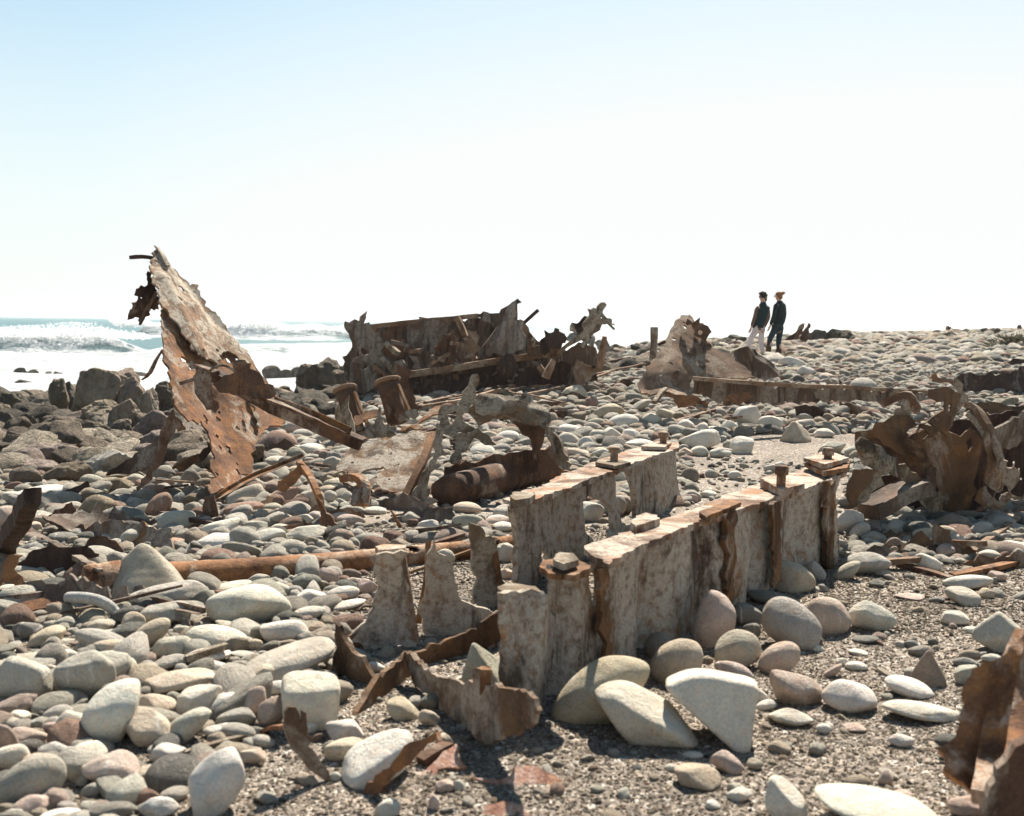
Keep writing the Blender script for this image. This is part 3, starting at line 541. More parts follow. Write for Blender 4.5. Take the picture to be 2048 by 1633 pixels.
# ------------------------------------------------------------------ sea
SEA = -1.9
def yfoam(u):
    return np.interp(u, [-.6, -.44, -.40, -.33, -.28, -.22, -.15, 0, .2, .6], [104, 106, 104, 112, 150, 165, 180, 260, 420, 500])
def build_sea():
    rr = np.concatenate([25*1.0085**np.arange(0, 330)]); rr = np.concatenate([rr, np.geomspace(rr[-1]*1.02, 9000, 90)])
    rr = np.sort(np.concatenate([rr, np.arange(60, 240, .6)]))
    us = np.linspace(-1.1, 1.3, 560); Y, U = np.meshgrid(rr, us, indexing='ij'); X = U*Y
    x, y, u = X.ravel(), Y.ravel(), U.ravel(); z = np.full(len(x), SEA)
    p = np.stack([x, y*1.6, x*0], 1); att = np.exp(-y/900)
    z = z + .10*fbm(p, 21, .35, 3)*att + .22*sines(np.stack([x*.25, y, x*0], 1), 8, .16)*att
    yf = yfoam(u)*(1+.05*sines(np.stack([x, x*0, x*0], 1), 5, .09)); foam = 1/(1+np.exp((y-yf)/(yf*.02)))
    def breaker(z, foam, u0, u1, yc, hgt, wid, foamy):
        e = np.clip((u-u0)/.025, 0, 1)*np.clip((u1-u)/.05, 0, 1); e = e*e*(3-2*e)
        yl = yc*(1+.03*sines(np.stack([u*20, u*0, u*0], 1), 3, 1.2)); d = y-yl
        var = 1+.25*sines(np.stack([x, y*.2, x*0], 1), 31, .35)+.10*fbm(p, 44, .6, 3)
        prof = np.where(d < 0, np.exp(-(d/(wid*.55))**2), np.exp(-(d/(wid*1.8))**2))
        z = z + e*hgt*prof*var
        f = e*np.where(d < 0, np.exp(-(d/(wid*1.3))**2), np.exp(-(d/(wid*.45))**2))*foamy
        face = e*np.exp(-((d+wid*.5)/(wid*.2))**2)*np.clip(.25+1.1*sines(np.stack([x, x*0, x*0], 1), 71, .13)+.7*fbm(np.stack([x, y*2, x*0], 1), 72, .5, 4), 0, .95); foam = foam*(1-.45*face); f = f*(1-.45*face)
        return z, np.maximum(foam, f)
    z, foam = breaker(z, foam, -.62, -.30, 114, 1.9, 5, .95)
    z, foam = breaker(z, foam, -.33, -.12, 205, 2.5, 8, 1.)
    z, foam = breaker(z, foam, -.30, .4, 290, 1.6, 9, .8)
    z, foam = breaker(z, foam, -.7, -.25, 90, .8, 4, 1.)
    z, foam = breaker(z, foam, -.3, .3, 120, .9, 6, 1.)
    z = z + foam*(.26*fbm(p, 61, .6, 4))*np.clip(1-y/500, 0, 1)
    V = np.stack([x, y, z], 1); a, b = Y.shape; idx = np.arange(a*b).reshape(a, b)
    Q = np.stack([idx[:-1, :-1], idx[:-1, 1:], idx[1:, 1:], idx[1:, :-1]], -1).reshape(-1, 4)
    t = NT('sea_water'); c = t.coord((1, 1, 1)); at = t.n('ShaderNodeAttribute', attribute_name='foam')
    n1 = t.noise(t.coord((.25, .5, 1)), 1.0, 9, .7, .5); n2 = t.noise(t.coord((.3, 1, 1)), 3.0, 6, .7)
    fm = t.math('ADD', at.outputs['Fac'], t.math('MULTIPLY', t.math('SUBTRACT', n1, .5), 1.1))
    fm = t.ramp(fm, [(.38, 0.0), (.55, 1.0)])
    wat = t.mix(t.ramp(n1, [(.4, 0.0), (.6, 1.0)]), (.018, .085, .10), (.03, .115, .13))
    b1 = t.n('ShaderNodeBsdfPrincipled'); t.l(wat, b1.inputs['Base Color']); b1.inputs['Specular IOR Level'].default_value = .3; b1.inputs['Roughness'].default_value = .45; b1.inputs['IOR'].default_value = 1.33
    b2 = t.n('ShaderNodeBsdfDiffuse'); t.l(t.mix(t.ramp(t.math('ADD', t.math('MULTIPLY', n1, .6), t.math('MULTIPLY', n2, .5)), [(.40, 0.0), (.56, 1.0)]), (.17, .21, .215), (.58, .595, .59)), b2.inputs[0])  # darker foam patches: water mixed in, plus surf shading painted into the colour
    bn = t.bump(t.math('ADD', n2, n1), .25, 1.0); t.l(bn, b1.inputs['Normal']); t.l(t.bump(t.math('ADD', n2, n1), .35, .9), b2.inputs['Normal'])
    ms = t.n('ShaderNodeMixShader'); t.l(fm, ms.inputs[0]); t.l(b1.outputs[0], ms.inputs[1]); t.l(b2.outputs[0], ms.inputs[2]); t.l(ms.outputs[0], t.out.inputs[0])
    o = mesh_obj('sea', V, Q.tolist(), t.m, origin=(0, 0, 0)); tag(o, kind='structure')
    a = o.data.attributes.new('foam', 'FLOAT', 'POINT'); a.data.foreach_set('value', foam.astype(np.float32))
build_sea()
def spray():
    rs = np.random.RandomState(8); V = []; Fc = []; k = 0
    for (u0, u1, yc, hgt, n) in ((-.47, -.31, 113, 2.0, 14000), (-.34, -.2, 204, 2.6, 16000), (-.2, -.12, 204, 2.2, 7000)):
        u = rs.uniform(u0, u1, n); yl = yc*(1+.03*sines(np.stack([u*20, u*0, u*0], 1), 3, 1.2)); y = yl+rs.normal(0, 1.5, n); x = u*y
        gust = np.clip(.35+.9*sines(np.stack([x, x*0, x*0], 1), 19, .25)+.5*sines(np.stack([x, x*0, x*0], 1), 23, .9), .03, 1.4)
        z = SEA+hgt*.75+np.minimum(np.abs(rs.normal(0, 1, n)), 2.0)*gust*hgt*.30; x = x-(z-SEA-hgt*.8)*1.2; r = np.exp(rs.normal(math.log(.032), .5, n))*yc/110
        for a, b, c, q in zip(x, y, z, r):
            o = rs.normal(size=(4, 3))*q; V.extend([(a+w[0]*1.6, b+w[1], c+w[2]) for w in o]); Fc += [(k, k+1, k+2), (k, k+2, k+3), (k, k+3, k+1), (k+1, k+3, k+2)]; k += 4
    t = NT('spray_drops'); 
    b1 = t.n('ShaderNodeBsdfDiffuse'); b2 = t.n('ShaderNodeBsdfTranslucent'); b3 = t.n('ShaderNodeBsdfTransparent')
    b1.inputs[0].default_value = (.85, .87, .87, 1); b2.inputs[0].default_value = (.9, .9, .9, 1); m1 = t.n('ShaderNodeMixShader'); m2 = t.n('ShaderNodeMixShader'); m2.inputs[0].default_value = .7
    t.l(b1.outputs[0], m1.inputs[1]); t.l(b2.outputs[0], m1.inputs[2]); t.l(m1.outputs[0], m2.inputs[1]); t.l(b3.outputs[0], m2.inputs[2]); t.l(m2.outputs[0], t.out.inputs[0]); m = t.m
    tag(mesh_obj('spray', V, Fc, m, origin=(0, 0, 0), smooth=False), 'white spray blown off the tops of the breaking waves', 'spray', kind='stuff')
spray()

# ------------------------------------------------------------------ wreck building tools
def plane3(anc):
    p = [P(*a) for a in anc]; n = np.cross(p[1]-p[0], p[2]-p[0]); n /= np.linalg.norm(n)
    if n @ (CAMP-p[0]) < 0: n = -n
    return p[0], n
def plane_of(spec):
    if spec[0] == 'z': return np.array([0, 0, spec[1]]), np.array([0, 0, 1.0])
    if spec[0] == 'v':
        a, b = np.array(spec[1]), np.array(spec[2]); d = b-a; n = np.array([d[1], -d[0], 0]); n /= np.linalg.norm(n)
        if n @ (CAMP-np.array([a[0], a[1], 0])) < 0: n = -n
        return np.array([a[0], a[1], 0.0]), n
    if spec[0] == 'd':   # facing plane through a pixel at a depth; optional yaw and lean in degrees
        px, py, d = spec[1:4]; yaw = R(spec[4] if len(spec) > 4 else 0); lean = R(spec[5] if len(spec) > 5 else 0)
        n = np.array([math.sin(yaw)*math.cos(lean), -math.cos(yaw)*math.cos(lean), math.sin(lean)]); return P(px, py, d), n
    return plane3(spec)
def onplane(px, py, pl):
    p0, n = pl; r = ray(px, py); return CAMP + r*((p0-CAMP) @ n)/(r @ n)
def rough_loop(pts, step, jag, seed):
    rs = np.random.RandomState(seed); out = []
    n = len(pts)
    for i in range(n):
        a, b = pts[i], pts[(i+1) % n]; L = np.linalg.norm(b-a); k = max(1, int(round(L/step)))
        nr = np.array([-(b-a)[1], (b-a)[0]])/(L+1e-9)
        for j in range(k):
            t = j/k; q = a+(b-a)*t
            q = q + nr*jag*(rs.normal()*(.3 if j == 0 else .8) + (1.3*math.sin(q[0]*23+seed)*math.sin(q[1]*31+seed*2)+.35*math.sin(q[0]*61+q[1]*47+seed)) + (2.2*rs.normal() if rs.uniform() < .07 else 0))
            out.append(q)
    return np.array(out)
PLN = [0]
def plate(name, poly, tile, spec, mat, parent=None, th=.012, holes=(), res=.045, amp=.012, nf=3.0, jag=None, folds=(), label=None, cat=None, group=None, pits=0, bend=None):
    PLN[0] += 1; seed = PLN[0]*31+7
    pl = plane_of(spec); p0, n = pl
    pts = tpts(tile, poly); W = np.array([onplane(x, y, pl) for x, y in pts])
    e1 = np.cross([0, 0, 1.0], n)
    if np.linalg.norm(e1) < .1: e1 = np.array([1.0, 0, 0])
    e1 /= np.linalg.norm(e1); e2 = np.cross(n, e1)
    o = W.mean(0); to2 = lambda q: np.stack([(q-o) @ e1, (q-o) @ e2], -1)
    if jag is None: jag = res*.22
    loop = rough_loop(to2(W), res, jag, seed)
    hl = []
    for h in holes:
        hw = np.array([onplane(x, y, pl) for x, y in tpts(tile, h)]); hl.append(rough_loop(to2(hw), res*.6, jag*.7, seed+len(hl)+1))
    lo, hi = loop.min(0), loop.max(0); rs = np.random.RandomState(seed)
    for k in range(pits):
        c = lo+(hi-lo)*rs.uniform(.08, .92, 2); rr = rs.uniform(.25, .8)*res; a = np.linspace(0, 6.28, 8)[:-1]
        if inpoly(np.array([c[0]]), np.array([c[1]]), loop)[0]:
            hl.append(np.stack([c[0]+rr*np.cos(a)*rs.uniform(.5, 1.3, 7), c[1]+rr*np.sin(a)*rs.uniform(.7, 1.8, 7)], 1))
    nx, ny = max(2, int((hi[0]-lo[0])/res)), max(2, int((hi[1]-lo[1])/res))
    gx, gy = np.meshgrid(np.linspace(lo[0], hi[0], nx+1), np.linspace(lo[1], hi[1], ny+1))
    q = np.stack([gx.ravel(), gy.ravel()], 1)+rs.uniform(-.3, .3, (gx.size, 2))*res
    m = inpoly(q[:, 0], q[:, 1], loop)
    for h in hl: m &= ~inpoly(q[:, 0], q[:, 1], h)
    q = q[m]
    v2 = [loop]+hl+[q]; edges = []; base = 0
    for l in [loop]+hl:
        edges += [(base+i, base+(i+1) % len(l)) for i in range(len(l))]; base += len(l)
    allv = np.concatenate(v2)
    r = delaunay_2d_cdt([Vector(v) for v in allv], edges, [], 0, 1e-6)
    v = np.array([list(x) for x in r[0]]); tr = np.array([list(f) for f in r[2]])
    c = v[tr].mean(1); m = inpoly(c[:, 0], c[:, 1], loop)
    for h in hl: m &= ~inpoly(c[:, 0], c[:, 1], h)
    tr = tr[m]
    used = np.unique(tr); mp = -np.ones(len(v), int); mp[used] = np.arange(len(used)); v = v[used]; tr = mp[tr]
    # make sure the front faces the camera side
    a = v[tr[:, 1]]-v[tr[:, 0]]; b = v[tr[:, 2]]-v[tr[:, 0]]; cr = a[:, 0]*b[:, 1]-a[:, 1]*b[:, 0]
    tr[cr < 0] = tr[cr < 0][:, ::-1]
    w3 = o + v[:, :1]*e1 + v[:, 1:]*e2
    off = amp*fbm(w3, seed, nf, 4)
    for (fs, am, wd) in folds:
        (ax, ay), (bx, by) = tpts(tile, fs); A = to2(onplane(ax, ay, pl)[None])[0]; B = to2(onplane(bx, by, pl)[None])[0]
        d = B-A; L = d @ d; t = np.clip(((v-A) @ d)/L, 0, 1); dist = np.linalg.norm(v-(A+t[:, None]*d), axis=1); off = off+am*np.exp(-(dist/wd)**2)
    if bend:
        ang, am = bend; dv = np.array([math.cos(R(ang)), math.sin(R(ang))]); sp = v @ dv; h = np.abs(sp).max(); off = off+am*(sp/h)**2
    tv = th*(1+.5*sines(w3, seed+5, 9))
    Fr = w3+n*(off+tv/2)[:, None]; Bk = w3+n*(off-tv/2)[:, None]; N = len(v)
    faces = tr.tolist()+(tr[:, ::-1]+N).tolist(); nsm = len(faces)
    ec = {}
    for f in tr:
        for i in range(3):
            e = (f[i], f[(i+1) % 3]); ec[e] = 1
    bd = [e for e in ec if (e[1], e[0]) not in ec]
    V = [Fr, Bk]; ex = []; k = 2*N
    for a_, b_ in bd:
        V.append(np.array([Fr[a_], Fr[b_], Bk[b_], Bk[a_]])); faces.append([k+3, k+2, k+1, k]); k += 4
    ob = mesh_obj(name, np.concatenate(V), faces, mat, parent, flat_from=nsm)
    return tag(ob, label, cat, group)
def bar(name, path, w, h, mat, parent=None, tile='T0', jit=.12, prof='rect', step=.06, label=None, cat=None, group=None, taper=None, updir=(0, 0, 1), seed=None):
    """a bar or tube swept along (x, y, depth) points; depth 'g' puts the point on the ground, ('g', h) at height h over it"""
    PLN[0] += 1; seed = seed or PLN[0]*17+3
    W = []
    for a, b, d in path:
        px, py = tp(tile, a, b)
        if d == 'g': W.append(G(px, py, .01))
        elif isinstance(d, tuple): W.append(G(px, py, d[1]))
        else: W.append(P(px, py, d))
    W = np.array(W); seg = np.linalg.norm(np.diff(W, axis=0), axis=1); cum = np.concatenate([[0], np.cumsum(seg)])
    n = max(2, int(cum[-1]/step)); s_ = np.linspace(0, cum[-1], n+1)
    C = np.stack([np.interp(s_, cum, W[:, i]) for i in range(3)], 1)
    if len(W) > 2:
        for _ in range(3): C[1:-1] = (C[:-2]+2*C[1:-1]+C[2:])/4
    T = np.gradient(C, axis=0); T /= np.linalg.norm(T, axis=1)[:, None]
    if prof == 'round': sec = [(math.cos(a), math.sin(a)) for a in np.linspace(0, 2*math.pi, 15)[:-1]]
    elif prof == 'L': sec = [(-1, -1), (0, -1), (1, -1), (1, -.75), (-.1, -.72), (-.7, -.7), (-.72, .1), (-.75, 1), (-1, 1), (-1, 0)]
    elif prof == 'T': sec = [(-.15, -1), (.15, -1), (.15, 0), (.15, .6), (1, .65), (1, 1), (0, 1.02), (-1, 1), (-1, .65), (-.15, .6), (-.15, 0)]
    elif prof == 'C': sec = [(-1, -1), (0, -1.02), (1, -1), (1, -.8), (-.2, -.8), (-.7, -.75), (-.72, 0), (-.7, .75), (-.2, .8), (1, .8), (1, 1), (0, 1.02), (-1, 1), (-1, 0)]
    else: sec = [(-1, -1), (0, -1.05), (1, -1), (1.03, 0), (1, 1), (0, 1.05), (-1, 1), (-1.03, 0)]
    sec = np.array(sec); U = np.array(updir, float); V = []
    wx = np.interp(s_/cum[-1], np.linspace(0, 1, len(taper)), taper) if taper is not None else np.ones(n+1)
    for i in range(n+1):
        a = np.cross(T[i], U)
        if np.linalg.norm(a) < .05: a = np.array([1.0, 0, 0])
        a /= np.linalg.norm(a); b = np.cross(a, T[i])
        V.append(C[i]+(sec[:, :1]*a*w/2+sec[:, 1:]*b*h/2)*wx[i])
    V = np.concatenate(V); m = len(sec)
    nz = np.stack([fbm(V, seed+k*5, 9, 3) for k in range(3)], 1); V = V+nz*min(w, h)*jit
    faces = [[i*m+j, i*m+(j+1) % m, (i+1)*m+(j+1) % m, (i+1)*m+j] for i in range(n) for j in range(m)]
    faces += [list(range(m))[::-1], [n*m+j for j in range(m)]]
    ob = mesh_obj(name, V, faces, mat, parent, smooth=(prof == 'round'))
    return tag(ob, label, cat, group)
def lathe(name, base, axis, prof, mat, parent=None, seg=26, rough=.004, seed=1, cap=True):
    """surface of revolution: prof = [(r, h)...] along axis from base"""
    base = np.array(base); ax = np.array(axis, float); ax /= np.linalg.norm(ax); a = np.cross(ax, [0.3, 1, .1]); a /= np.linalg.norm(a); b = np.cross(ax, a)
    V = []; m = seg
    for r, h in prof:
        for j in range(m):
            t = 6.28318*j/m; V.append(base+ax*h+(a*math.cos(t)+b*math.sin(t))*r)
    V = np.array(V); V = V+np.stack([fbm(V, seed+k, 14, 3) for k in range(3)], 1)*rough
    n = len(prof); faces = [[i*m+j, i*m+(j+1) % m, (i+1)*m+(j+1) % m, (i+1)*m+j] for i in range(n-1) for j in range(m)]
    if cap: faces += [list(range(m))[::-1], [(n-1)*m+j for j in range(m)]]
    return mesh_obj(name, V, faces, mat, parent)
def slab(name, poly, tile, z, th, mat, parent=None, **k):
    return plate(name, poly, tile, ('z', z), mat, parent, th=th, res=.05, **k)

# ------------------------------------------------------------------ engine bed (centre foreground)
def engine_bed():
    t = thing('engine_bed', 'corroded pale and orange rusty engine bed with two parallel girder walls sunk in the gravel', 'engine bed', (0.6, 5.9, 0))
    A, B = (-.05, 4.5), (2.14, 7.77); pv = ('v', A, B)
    wall = plate('front_wall', '1480,640 1500,640 1560,700 1700,590 1720,540 1750,545 1800,400 1800,395', 'T5', pv, M_BED, t) if False else None
    # front wall, outline in photo pixels
    front = '998,1186 1012,1180 1060,1182 1080,1192 1084,1226 1102,1232 1090,1150 1096,1130 1170,1134 1180,1195 1190,1215 1190,1160 1185,1128 1215,1126 1300,1082 1400,1042 1500,1010 1590,982 1680,948 1668,985 1672,1060 1670,1135 1560,1160 1480,1215 1400,1275 1330,1290 1280,1322 1200,1372 1130,1410 1080,1470 1040,1500 985,1505 975,1450 1000,1390 1002,1290'
    plate('front_wall', front, 'T0', pv, M_BED, t, th=.024, res=.03, amp=.035, nf=3.4, jag=.006, holes=['1272,1145 1277,1135 1278,1200 1273,1215', '1180,1170 1190,1175 1188,1215 1180,1210'],
          folds=[('1310,1090 1300,1300', -.09, .09), ('1450,1040 1455,1230', .05, .05), ('1520,1010 1500,1200', -.06, .08), ('1600,985 1602,1150', -.05, .07), ('1652,970 1655,1130', .05, .05), ('1210,1130 1215,1360', .05, .07), ('1400,1060 1395,1270', -.04, .10), ('1140,1160 1110,1400', -.08, .07), ('1060,1200 1030,1450', .05, .08)])
    for xs, y0, y1 in (((1457, 1457), 1035, 1225), ((1548, 1549), 1005, 1170), ((1655, 1658), 965, 1135), ((1200, 1215), 1140, 1360)):
        x0, x1 = xs; plate('stiffener', f'{x0-7},{y0} {x0+9},{y0-3} {x1+8},{y1} {x1-8},{y1+5}', 'T0', ('v', (A[0]+.05, A[1]-.03), (B[0]+.05, B[1]-.03)), M_BEDRIB, t, th=.03, res=.03, amp=.02, nf=6, jag=.014)
    zt = .575
    slab('top_flange', '1166,1098 1178,1112 1215,1134 1262,1110 1310,1088 1362,1064 1400,1048 1450,1034 1500,1018 1545,1003 1592,990 1640,970 1692,950 1694,928 1640,930 1590,947 1540,962 1480,985 1420,1008 1370,1030 1330,1044 1280,1062 1225,1080', 'T0', zt, .03, M_BEDTOP, t, amp=.006, jag=.007, holes=['1400,1036 1446,1016 1450,1020 1404,1041'])
    slab('packing_plate', '1605,928 1680,912 1700,925 1696,938 1648,948', 'T0', zt+.055, .03, M_EDGE, t, jag=.004)
    slab('packing_plate', '1606,918 1655,905 1697,918 1648,934', 'T0', zt+.095, .03, M_BEDTOP, t, jag=.004)
    slab('packing_plate', '1520,966 1560,948 1602,964 1610,975 1560,986', 'T0', zt+.045, .045, M_BEDTOP, t, jag=.004)
    slab('packing_plate', '1398,1028 1462,1002 1482,1008 1412,1040', 'T0', zt+.03, .025, M_EDGE, t, jag=.003)
    slab('packing_plate', '1262,1048 1290,1035 1316,1040 1312,1050 1270,1064', 'T0', zt+.03, .05, M_BEDTOP, t, jag=.005)
    for (px, py, r, hh) in ((1655, 924, .028, .12), (1562, 968, .028, .13)):
        b = onplane(px, py, plane_of(('z', zt+.08)))
        lathe('bolt', b-np.array([0, 0, .02]), (0.04, 0, 1), [(r, 0), (r, hh*.55), (r*1.45, hh*.57), (r*1.5, hh*.95), (r*1.1, hh)], M_BEDTOP, t, 12, .004, 5)
    # rear wall
    a2 = onplane(1015, 1005, plane_of(('z', .56))); b2 = onplane(1355, 893, plane_of(('z', .56))); pv2 = ('v', a2[:2], b2[:2])
    plate('rear_wall', '1020,1012 1100,990 1160,965 1260,930 1352,898 1354,960 1366,1024 1330,1032 1270,1040 1235,1070 1210,1085 1190,1120 1185,1200 1120,1260 1040,1200 1028,1160 1030,1080', 'T0', pv2, M_BED, t, th=.035, res=.04, amp=.03, nf=2, jag=.006,
          holes=['1150,1000 1175,992 1205,1003 1217,1018 1216,1060 1208,1088 1190,1094 1163,1064 1150,1035', '1222,938 1240,942 1248,985 1260,1030 1248,1052 1231,1046 1224,1000', '1062,1080 1075,1090 1092,1112 1096,1135 1085,1130 1070,1105'],
          folds=[('1060,1000 1062,1180', .05, .08), ('1140,975 1148,1100', .06, .08), ('1245,940 1255,1060', .05, .07), ('1300,920 1300,1030', -.05, .12)])
    slab('top_flange', '1010,1003 1022,1014 1075,1002 1150,975 1200,955 1262,933 1310,916 1358,900 1357,889 1320,890 1280,898 1230,915 1180,932 1120,955 1075,980 1040,990', 'T0', .575, .035, M_BEDTOP, t, amp=.008, jag=.008)
    slab('packing_plate', '1190,927 1214,918 1248,924 1262,928 1230,936', 'T0', .61, .02, M_GREY, t, jag=.004)
    slab('packing_plate', '1282,898 1316,885 1344,888 1330,899', 'T0', .61, .03, M_BEDTOP, t, jag=.004)
    slab('packing_plate', '1020,998 1030,990 1070,990 1062,1003 1030,1008', 'T0', .60, .035, M_GREY, t, jag=.006)
    for (px, py) in ((1228, 922), (1327, 888)):
        b = onplane(px, py, plane_of(('z', .62))); lathe('bolt', b, (0, 0, 1), [(.03, 0), (.028, .05), (.045, .055), (.045, .09), (.03, .1)], M_BEDTOP, t, 12, .004, 9)
    # broken stubs at the near end
    def stub(poly, px, py, mat=M_BED, yaw=30, **k): return plate('stub', poly, 'T5', ('d', px, py, gdepth(px, py), yaw, 0), mat, t, th=.03, res=.03, amp=.03, nf=5, jag=.006, bend=(90, .06), **k)
    stub('648,262 700,250 805,256 800,275 782,285 800,420 830,560 858,700 850,745 740,740 600,760 510,700 600,620 640,560 650,420', 810, 1288, yaw=10)
    stub('905,300 935,195 950,250 1040,335 1062,470 1090,510 1160,545 1285,572 1180,640 1080,700 900,690 868,560 905,430', 880, 1270, yaw=15)
    stub('1118,110 1160,130 1205,185 1250,190 1290,380 1302,500 1275,545 1180,560 1150,520 1150,380 1135,220', 985, 1212, M_GREY, yaw=20)
    d1 = gdepth(810, 1288); bar('rib', [(785, 270, d1), (805, 430, d1-.03), (835, 590, d1-.03), (858, 740, d1-.04)], .035, .03, M_EDGE, t, 'T5', jit=.25, updir=(0, 1, 0))
    d2 = gdepth(880, 1270); bar('rib', [(925, 205, d2), (910, 320, d2-.03), (925, 420, d2-.03), (885, 500, d2-.03), (866, 640, d2-.03)], .03, .025, M_EDGE, t, 'T5', jit=.25, updir=(0, 1, 0))
    d3 = gdepth(985, 1212); bar('rib', [(1250, 195, d3-.02), (1285, 370, d3-.03), (1298, 500, d3-.03)], .03, .025, M_EDGE, t, 'T5', jit=.25, updir=(0, 1, 0))
    slab('cap_plate', '650,256 690,244 808,250 800,268 660,276', 'T5', float(onplane(780, 1105, plane_of(('d', 810, 1288, gdepth(810, 1288), 10, 0)))[2]), .03, M_BEDTOP, t, jag=.004)
    slab('cap_plate', '998,1180 1014,1172 1074,1180 1080,1192 1046,1200 1004,1190', 'T0', .50, .035, M_GREY, t, jag=.006)
    slab('cap_plate', '1078,1138 1096,1122 1150,1122 1182,1138 1150,1154 1100,1150', 'T0', .575, .03, M_EDGE, t, jag=.008)
    slab('cap_plate', '1104,1124 1118,1112 1148,1114 1158,1126 1130,1134', 'T0', .61, .03, M_GREY, t, jag=.006)
    # low corroded rim of the bed
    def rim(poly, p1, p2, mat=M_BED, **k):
        mat = M_MASS if mat is M_BED else mat  # darker rust paints in the shade around the low near end
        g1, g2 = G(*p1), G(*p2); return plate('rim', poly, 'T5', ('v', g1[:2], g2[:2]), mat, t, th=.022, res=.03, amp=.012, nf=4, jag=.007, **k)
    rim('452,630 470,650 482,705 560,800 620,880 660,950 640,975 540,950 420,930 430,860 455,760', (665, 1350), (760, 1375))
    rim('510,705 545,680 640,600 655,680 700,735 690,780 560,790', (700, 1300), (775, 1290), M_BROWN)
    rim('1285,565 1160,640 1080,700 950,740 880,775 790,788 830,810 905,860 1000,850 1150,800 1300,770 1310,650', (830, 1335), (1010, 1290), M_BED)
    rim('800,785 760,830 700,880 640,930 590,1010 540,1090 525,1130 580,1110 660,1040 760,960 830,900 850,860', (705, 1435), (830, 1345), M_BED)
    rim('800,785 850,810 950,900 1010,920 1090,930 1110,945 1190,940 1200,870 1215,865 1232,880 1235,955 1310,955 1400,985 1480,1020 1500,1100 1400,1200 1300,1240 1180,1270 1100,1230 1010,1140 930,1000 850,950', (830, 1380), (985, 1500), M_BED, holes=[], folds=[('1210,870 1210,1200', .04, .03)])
    bar('rib', [(1215, 870, gdepth(975, 1490)-.03), (1215, 1240, 'g')], .04, .03, M_EDGE, t, 'T5', updir=(0, 1, 0))
    for q in [(1000, 1290, 1002, 1480), (1085, 1240, 1060, 1460)]:
        pass
engine_bed()

